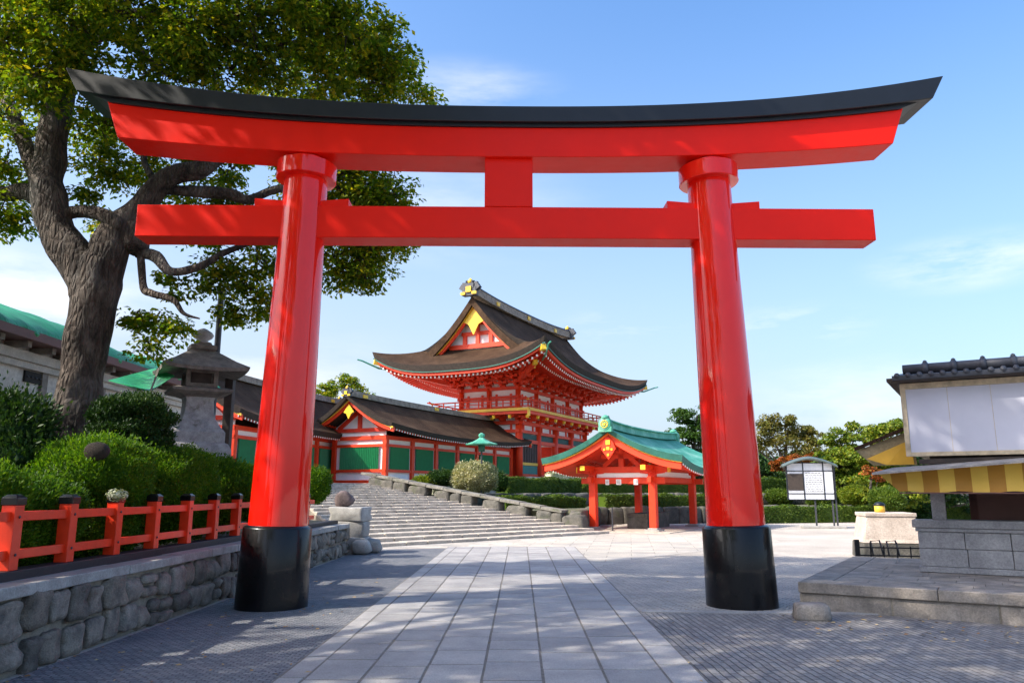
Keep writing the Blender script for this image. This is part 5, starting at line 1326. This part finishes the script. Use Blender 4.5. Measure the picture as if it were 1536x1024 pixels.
LM([(70,300,.2),(45,240,.5),(28,190,.6),(5,140,.8),(-30,80,.9)], [14,13,12,11,8], 12, 5)
LM([(86,325,.1),(120,318,.0),(150,322,-.1),(178,340,-.1)], [11,10,11,13], 10, 6)
LM([(150,15,0),(110,90,.2),(150,55,-.3),(200,70,-.5),(250,110,-.6),(310,130,-.6)], [8,12,10,7,5,1], 10, 7)
LM([(110,75,0),(160,30,-.6),(230,20,-1),(300,40,-1.3),(380,70,-1.0),(450,60,-.6)], [11,9,7,6,4,1], 10, 8)
LM([(240,284,.3),(310,288,.7),(345,292,.9),(372,300,1.1),(410,285,1.3),(470,270,1.5),(540,250,1.8)], [8,10,9,8,7,5,3], 10, 9)
LM([(205,378,.2),(235,385,.1),(258,408,.0),(300,400,.1),(340,378,.3),(390,360,.6),(440,350,1)], [9,9,7,6,5,3,1], 10, 10)
LM([(210,385,.1),(215,430,-.1),(228,440,-.2),(260,450,-.3),(275,470,-.3),(300,478,-.2)], [6,6,6,5,3,1], 8, 11)
LM([(330,235,.5),(380,210,.8),(440,180,1.1),(490,130,1.3),(520,60,1.5)], [10,8,7,5,3], 10, 12)
LM([(440,180,1.1),(500,150,1.2),(530,120,1.3),(560,100,1.5)], [5,5,4,2], 8, 13)
LM([(300,255,.4),(280,200,.2),(215,160,.0),(190,120,0)], [7,6,5,3], 8, 14)
LM([(240,285,.3),(215,240,.6),(225,200,.8),(240,150,1)], [6,5,4,3], 8, 15)
LM([(450,200,1.2),(500,270,1.8),(540,330,2.1),(560,380,2.4)], [5,4,4,2], 8, 16)
b.build('trunk', M_TBARK, bt)
rngT = random.Random(77)
twig = MB()
def clumps(blobs, per, leaf, k_leaf, mat_scale=1, twigs=True, seed=0, zs=.55):
    Ps = []; Ns = []; As = []
    for (px, py, rpx, Y, m) in blobs:
        c = np.array(W(px, py, Y)); r = rpx*(W(px+1,py,Y).x-W(px,py,Y).x)
        for q in range(m):
            d = unit(NR.normal(size=3)); cc = c+d*r*NR.uniform(.15,1)**.5*np.array([1,.9,.85]); cr_ = NR.uniform(.18,.44)*mat_scale; n = int(k_leaf*NR.uniform(.5,1.4))
            dd = unit(NR.normal(size=(n,3)))*(NR.uniform(.2,1,size=(n,1))**.6); P = cc+dd*cr_*np.array([1.15,1.15,zs]); P[:,2] -= .25*cr_*np.sum(dd[:,:2]**2,axis=1)
            Ps.append(P); nn = unit(np.array([0,0,.8])+dd*.6+NR.normal(size=(n,3))*.55); Ns.append(nn); As.append(unit(dd*np.array([1,1,.3])+np.array([0,0,-.35])+NR.normal(size=(n,3))*.4))
            if twigs:
                e = Vector(cc); s0 = Vector(c)+(e-Vector(c))*.25; m_ = s0.lerp(e,.5)+Vector((rngT.uniform(-.1,.1),rngT.uniform(-.1,.1),rngT.uniform(-.05,.15)))
                twig.tube([s0-loc, m_-loc, e-loc], [.022,.014,.005], 4, 0, False)
    P = np.concatenate(Ps); Nn = np.concatenate(Ns); A_ = np.concatenate(As); return P, Nn, A_
blobs = [ # px,py,radius px,Y,clumps
 (30,40,75,13.2,46),(110,20,80,12.8,50),(60,110,60,13.0,30),(200,20,80,12.8,46),(290,40,70,12.8,40),(370,25,70,12.9,40),(450,20,70,13.2,40),(520,40,62,13.6,40),(560,70,55,14.2,36),
 (250,100,60,13.3,26),(335,110,60,13.6,28),(420,95,60,13.6,28),(480,110,65,14.2,34),(545,120,62,14.8,38),(590,110,32,15,16),
 (0,170,45,14.5,12),(10,240,40,14.6,10),(0,320,40,14.6,12),(30,335,30,14.8,6),
 (150,190,40,14.8,14),(200,180,45,15,18),(150,250,36,15.2,12),(250,215,50,15.4,16),(330,300,45,15.8,16),(190,270,30,15.2,7),(130,300,30,15,7),(290,330,36,15.2,12),(370,330,40,15.8,14),(340,255,40,15.8,14),
 (500,200,60,16,30),(560,210,50,16.2,26),(540,270,58,16.3,34),(580,290,46,16.6,26),(520,330,58,16.5,32),(570,350,50,16.6,26),(540,400,40,16.6,20),(500,390,40,16.6,18),(600,360,22,16.8,8),(450,300,50,16.2,20),(450,360,45,16.2,20),
 (400,400,42,15.4,16),(350,400,40,15.2,14),(380,440,36,15.2,12),(330,420,30,15,6),(270,420,30,14.8,7),(350,470,28,15.2,8),(230,480,26,14.6,6),(255,500,26,14.6,5),(205,470,26,14.4,6),(225,515,18,14.4,3),(395,470,24,15.4,6),
 (632,145,18,15.4,6),(150,210,34,15.6,14),(240,170,40,15.8,16),(300,220,36,16,14),(210,250,30,15.8,9),(170,330,30,15.8,8),(420,240,34,16,12),(470,240,40,16.2,18),(300,340,36,16,12),(260,300,26,16,7),(560,330,40,17,18),(590,330,30,17,12),(510,420,30,16.8,10),(540,300,50,17.3,26),(580,330,40,17.2,20),(550,380,44,17.2,22),(500,350,50,17.4,20),(90,60,60,13.4,20),(20,120,60,13.6,20),(60,200,30,15,7),(20,280,30,15,8),(470,60,60,15.2,24),(400,160,45,15.4,14),(130,130,40,13.8,14),
 # above the frame
 (60,-90,110,12.5,40),(220,-90,110,12.2,40),(380,-80,110,12.4,40),(500,-60,80,13,24),(-90,50,110,13,30),(-80,220,80,14,16)]
P, Nn, A_ = clumps([(a, b_, r*1.04, y, max(4, int(m*1.0))) for a, b_, r, y, m in blobs], 0, .1, 74)
leafmesh('crown', P, Nn, NR.uniform(.5,1.6,len(P))*.098, M_LEAF, bt, .55, .12, A_, loc)
twig.build('twigs', M_TBARK, bt)
print('big tree leaves', len(P))
# dark log end resting in the bush
lo = W(143, 677, 10.2); b = MB(); b.M = rotm('X', PI/2+.15); b.lathe([(.11,-.12),(.125,-.05),(.125,.0),(.11,.02)], 16); b.v = [(x*1.25, y, z) for x, y, z in b.v]
o = b.build('log_end', stone('dark_sawn_log', (.010,.006,.004), (.035,.02,.012), 9, .8, .02)); o.location = lo; tag(o, 'dark brown sawn log end showing on top of the round green bush', 'log')
wf = W(176,742,9.5); P, Nn = shell([((wf.x,wf.y,wf.z),(.11,.09,.06))], 2500, .015); fo = leafmesh('white_flower_cluster', P, Nn, .04, M_WFL, None, .8, .1, None, wf); fo.location = wf; tag(fo, 'small cluster of whitish flowers between the fence and the nearest bush', 'flowers')
# ---------------------------------------------------------------- terrace planting
def hedge(label, a, c_, z0, h, w_, mat, dens=500, size=.1, group='clipped hedge rows on the terraces', name='clipped_hedge'):
    a = Vector(a); c_ = Vector(c_); Ln = (c_-a).length; d = (c_-a)/Ln; n_ = Vector((-d.y, d.x)); t = thing(name, label, 'hedge', (a.x, a.y, z0), math.atan2(d.y, d.x), group)
    N_ = int(Ln*(w_+2*h)*dens); u = NR.uniform(0, Ln, N_); s = NR.uniform(-(w_/2+h), w_/2+h, N_); y = np.clip(s, -w_/2, w_/2); z = h-np.maximum(0, np.abs(s)-w_/2)
    z = z+.07*np.sin(u*2.1)*(z>h*.7)+.04*np.sin(u*5+1)
    nn = np.where((np.abs(s)>w_/2)[:,None], np.stack([np.zeros(N_), np.sign(s), np.full(N_,.3)],1), np.array([[0,0,1.]])); P = np.stack([u,y,z],1)+NR.normal(size=(N_,3))*.035
    nn = unit(nn+NR.normal(size=(N_,3))*.5); leafmesh('foliage', P, nn, NR.uniform(.7,1.3,N_)*size, mat, t, .6, .1)
    b = MB(); b.box(0.03, Ln-.03, -w_/2+.02, w_/2-.02, 0, h-.03); b.build('inner_foliage', mat, t); return t
hedge('low clipped hedge on the lower terrace just right of the stairs', (-1.0,38.0), (3.2,41.9), .86, .55, .9, M_HEDGE2, 420)
hedge('low clipped hedge on the lower terrace behind the pavilion pillars', (4.4,42.4), (11,44.9), .86, .6, .9, M_HEDGE2, 420)
hedge('long low clipped hedge along the far right side of the plaza', (11.2,42.7), (31,48.9), 0.0, .85, 1.0, M_HEDGE2, 300, .12)
hedge('taller clipped hedge on the upper terrace in front of the tower', (-1.0,42.6), (3.4,47.1), 1.55, .85, .9, M_HEDGE2, 420)
hedge('clipped hedge on the upper terrace behind the green roof', (3.8,47.3), (12.6,51.2), 1.55, .85, .9, M_HEDGE2, 380)
hedge('clipped hedge on the upper terrace behind the notice board', (13.2,51.5), (33,61), 1.55, 1.0, 1.0, M_HEDGE2, 260, .13)
hedge('white blossoming hedge in front of the green shutters', (-4.6,40.8), (-2.2,42.6), 1.55, .85, .7, M_WFL, 500, .09, None, 'blossom_hedge')
hedge('white blossoming hedge behind the pavilion at the foot of the tower', (1.8,50.5), (9.5,55.5), 2.1, .75, .7, M_WFL, 300, .1, None, 'blossom_hedge')
def shrub(label, px, py, Y, rx, rz, mat, dens=900, size=.09, name='round_shrub', zmin=.9, group='shrubs planted on the terraces'):
    return bush(name, label, 'shrub', [el(px,py,Y,rx,rz)], dens, size, mat, group, .05, zmin, .5, .2, .6)
shrub('pale straw coloured rounded shrub with frosted top beside the stairs wall', 712, 716, 39.0, 33, 22, M_PALE, 1500, .08, zmin=1.2)
shrub('small dark green shrub left of the pale rounded shrub', 668, 716, 39.6, 26, 10, M_DKLEAF, zmin=1.3)
shrub('flat yellowish shrub below the blossom hedge by the stairs', 643, 722, 39.8, 24, 8, M_LIME, zmin=1.3)
shrub('dark round shrub between the pale shrub and the tall hedge', 748, 722, 41, 14, 14, M_DKLEAF, zmin=1.2)
# ---------------------------------------------------------------- background trees
M_PINE = leafmat('pine_leaf', [(.022,.065,.012),(.045,.105,.016),(.08,.145,.02)], .25)
def bgtree(name, label, base, blobs, mat, leaf, k, trunk_r=.25, group=None, ms=1.6, zs=.6, z0=0):
    """base (px, Y); blobs (px,py,rpx,clumps)"""
    px, Y = base; c = W(px, 737, Y); loc_ = Vector((c.x, c.y, z0)); t = thing(name, label, 'tree', loc_, 0, group)
    P, Nn, A2 = clumps([(a, b_, r, Y+dy_, m) for a, b_, r, m, dy_ in blobs], 0, leaf, k, ms, False, zs=zs)
    leafmesh('crown', P, Nn, NR.uniform(.6,1.4,len(P))*leaf, mat, t, .7, .15, A2, loc_)
    b = MB(); top = W(px, min(q[1] for q in blobs)+8, Y)
    limb(b, [loc_-Vector((0,0,.3)), Vector((c.x+.2, c.y, z0+(top.z-z0)*.35)), Vector((c.x-.1, c.y, z0+(top.z-z0)*.65)), top], [trunk_r, trunk_r*.8, trunk_r*.5, .05], 10, loc_, px)
    for a, b_, r, m, dy_ in blobs: e = W(a, b_, Y+dy_); s_ = Vector((c.x, c.y, z0+(e.z-z0)*.55)); limb(b, [s_, s_.lerp(e,.5)+Vector((0,0,-.15)), e], [trunk_r*.4, trunk_r*.25, .03], 6, loc_, a)
    b.build('trunk', M_TBARK, t); return t
BG = 'trees behind the plaza'
bgtree('pine_tree', 'dark layered pine standing behind the pavilion roof left of the right pillar', (1046,54), [(1030,624,18,14,0),(1050,640,22,16,.4),(1022,652,17,13,-.4),(1045,668,26,22,0),(1018,680,18,14,.3),(1050,695,28,22,0),(1060,615,18,12,0),(1075,650,20,10,0),(1030,700,26,20,0)], M_PINE, .15, 150, .22, BG, 1.5, .42)
bgtree('autumn_tree', 'tall olive tinted autumn tree with open rounded crown right of the right pillar', (1183,76), [(1150,640,18,12,0),(1178,635,20,14,0),(1205,650,20,14,1),(1222,655,14,9,0),(1145,665,18,12,0),(1190,665,24,12,0),(1160,655,20,12,-1),(1120,660,20,12,0),(1215,672,16,8,0)], M_AUT, .26, 80, .35, BG, 2.0)
bgtree('green_tree', 'yellow green layered tree behind the notice board', (1262,52), [(1262,655,20,11,0),(1285,648,20,11,0),(1245,672,20,11,0),(1275,680,26,14,-1),(1300,665,22,12,0),(1250,700,26,14,-1),(1290,705,26,14,0),(1268,730,28,14,-1),(1240,730,22,10,0)], M_LIME, .19, 110, .22, BG, 1.5, .45)
bgtree('green_tree', 'bright green tree with yellow tips beside the thatched lean-to roof', (1322,44), [(1318,650,18,9,0),(1340,640,18,10,.5),(1300,680,22,11,0),(1330,680,26,12,0),(1308,712,24,13,0),(1345,715,26,12,0),(1320,742,26,13,0),(1360,740,26,12,0),(1355,665,22,10,0)], M_LIME, .17, 110, .2, BG, 1.4, .45)
bgtree('green_tree', 'dark green tree seen through the gap beneath the striped awning', (1400,46), [(1380,650,30,12,0),(1400,700,40,18,0),(1440,730,40,16,0),(1400,750,36,14,0),(1480,745,40,14,0),(1370,760,24,10,0)], M_DKLEAF, .18, 110, .22, BG, 1.5, .5)
bgtree('maple_tree', 'low reddish maple behind the notice board roof', (1185,58), [(1165,692,14,8,0),(1190,688,16,9,0),(1210,690,14,8,0)], M_RLEAF, .17, 110, .14, BG, 1.2, .4, z0=1.0)
bgtree('maple_tree', 'small red leaved maple under the thatched lean-to roof', (1308,40), [(1305,706,12,6,0),(1318,712,10,5,0)], M_RLEAF, .13, 90, .08, BG, .9, .4)
bgtree('green_tree', 'dark green tree filling behind the right pillar foot of the slope', (1150,60), [(1140,710,26,14,0),(1165,715,26,14,0),(1120,700,26,14,0),(1145,735,26,12,0)], M_DKLEAF, .2, 110, .2, BG, 1.6, .55)
bgtree('green_tree', 'distant green tree rising above the gallery roof', (515,84), [(500,580,15,12,0),(520,575,16,14,0),(538,584,12,10,0),(485,588,14,10,0),(555,596,9,5,0)], M_LEAF, .25, 90, .3, BG, 1.9)
bgtree('green_tree', 'distant dark tree low behind the pavilion roof and tower', (985,80), [(960,700,22,12,0),(990,690,22,12,0),(1015,700,22,12,0)], M_DKLEAF, .25, 90, .3, BG, 1.9, .6)
cs = []
rr_ = random.Random(3)
for i in range(170):
    x = -120+i*1.75; y = 112+rr_.uniform(-4,4); cs.append(((x, y, 3.2+rr_.uniform(-1,1.2)), (rr_.uniform(2.5,4), 3, rr_.uniform(2.6,3.8))))
P, Nn = shell(cs, 16, .3, bump=.2, zmin=0); n = len(P); wo = leafmesh('distant_woods', P, unit(Nn+NR.normal(size=(n,3))*.5), NR.uniform(.7,1.3,n)*.7, M_DKLEAF, None, .8); tag(wo, 'low belt of distant dark green woods behind the shrine grounds', 'woods', None, 'stuff')
# round shrubs lower right slope
for lab, px, py, Y, rx, rz, m_ in (('rounded light green shrub on the slope right of the notice board', 1283,742,47,22,14,M_LIME), ('rounded green shrub under the striped awning edge', 1330,748,38,24,16,M_HEDGE2), ('wide green shrub left of the notice board posts', 1165,745,52,24,10,M_HEDGE2), ('rounded green shrub behind the notice board posts', 1235,748,50,24,11,M_HEDGE2)):
    shrub(lab, px, py, Y, rx, rz, m_, 700, .11, zmin=.8)
# ---------------------------------------------------------------- trees outside the frame whose crowns shade the foreground
def shade_tree(label, base, lobes, k):
    loc_ = Vector((*base, 0)); t = thing('shade_tree', label, 'tree', loc_)
    Ps = []
    for c, r, m in lobes:
        for q in range(m):
            d = unit(NR.normal(size=3)); cc = np.array(c)+d*r*NR.uniform(.1,1)**.5; n = int(k*NR.uniform(.6,1.3)); Ps.append(cc+unit(NR.normal(size=(n,3)))*NR.uniform(.2,1,size=(n,1))**.5*np.array([.75,.75,.4]))
    P = np.concatenate(Ps); n = len(P); leafmesh('crown', P, unit(NR.normal(size=(n,3))+np.array([0,0,.8])), NR.uniform(.7,1.3,n)*.26, M_LEAF, t, .6, .1, None, loc_)
    b = MB(); h = lobes[0][0][2]
    limb(b, [loc_, loc_+Vector((.2,.1,h*.4)), Vector(lobes[0][0])], [.45,.34,.15], 12, loc_)
    for c, r, m in lobes[1:]: limb(b, [loc_+Vector((.1,.05,h*.35)), (loc_+Vector(c))*.5+Vector((0,0,h*.15)), Vector(c)], [.2,.14,.05], 8, loc_)
    b.build('trunk', M_TBARK, t)
shade_tree('tall shade tree left behind the viewpoint whose crown dapples the path', (-12,1), [((-11.5,2.5,10),3.4,60),((-8,4.5,11),3.0,46),((-11.6,5.2,11),2.6,34),((-9.8,7,13.5),2.8,36),((-6.5,1.2,10.5),2.8,40),((-12.5,-.5,9.5),3,36),((-2.6,7.6,11.3),2.3,60)], 56)
shade_tree('second shade tree behind the viewpoint over the right foreground', (-7,-5.5), [((-7,-4.5,9.5),3.2,46),((-3.8,-2.0,10),2.8,36),((-9,-1,11.5),3,40),((-3.2,-5.5,9.5),2.8,24),((-5.5,-1.5,13),2.6,30)], 56)
shade_tree('third shade tree left of the viewpoint over the stone garden wall', (-9.6,4.4), [((-8,8.2,13.2),2.6,50),((-10.8,8.6,13),2.2,36),((-5,8.2,13.2),2.4,46),((-12.8,7.6,12),2.0,24)], 56)
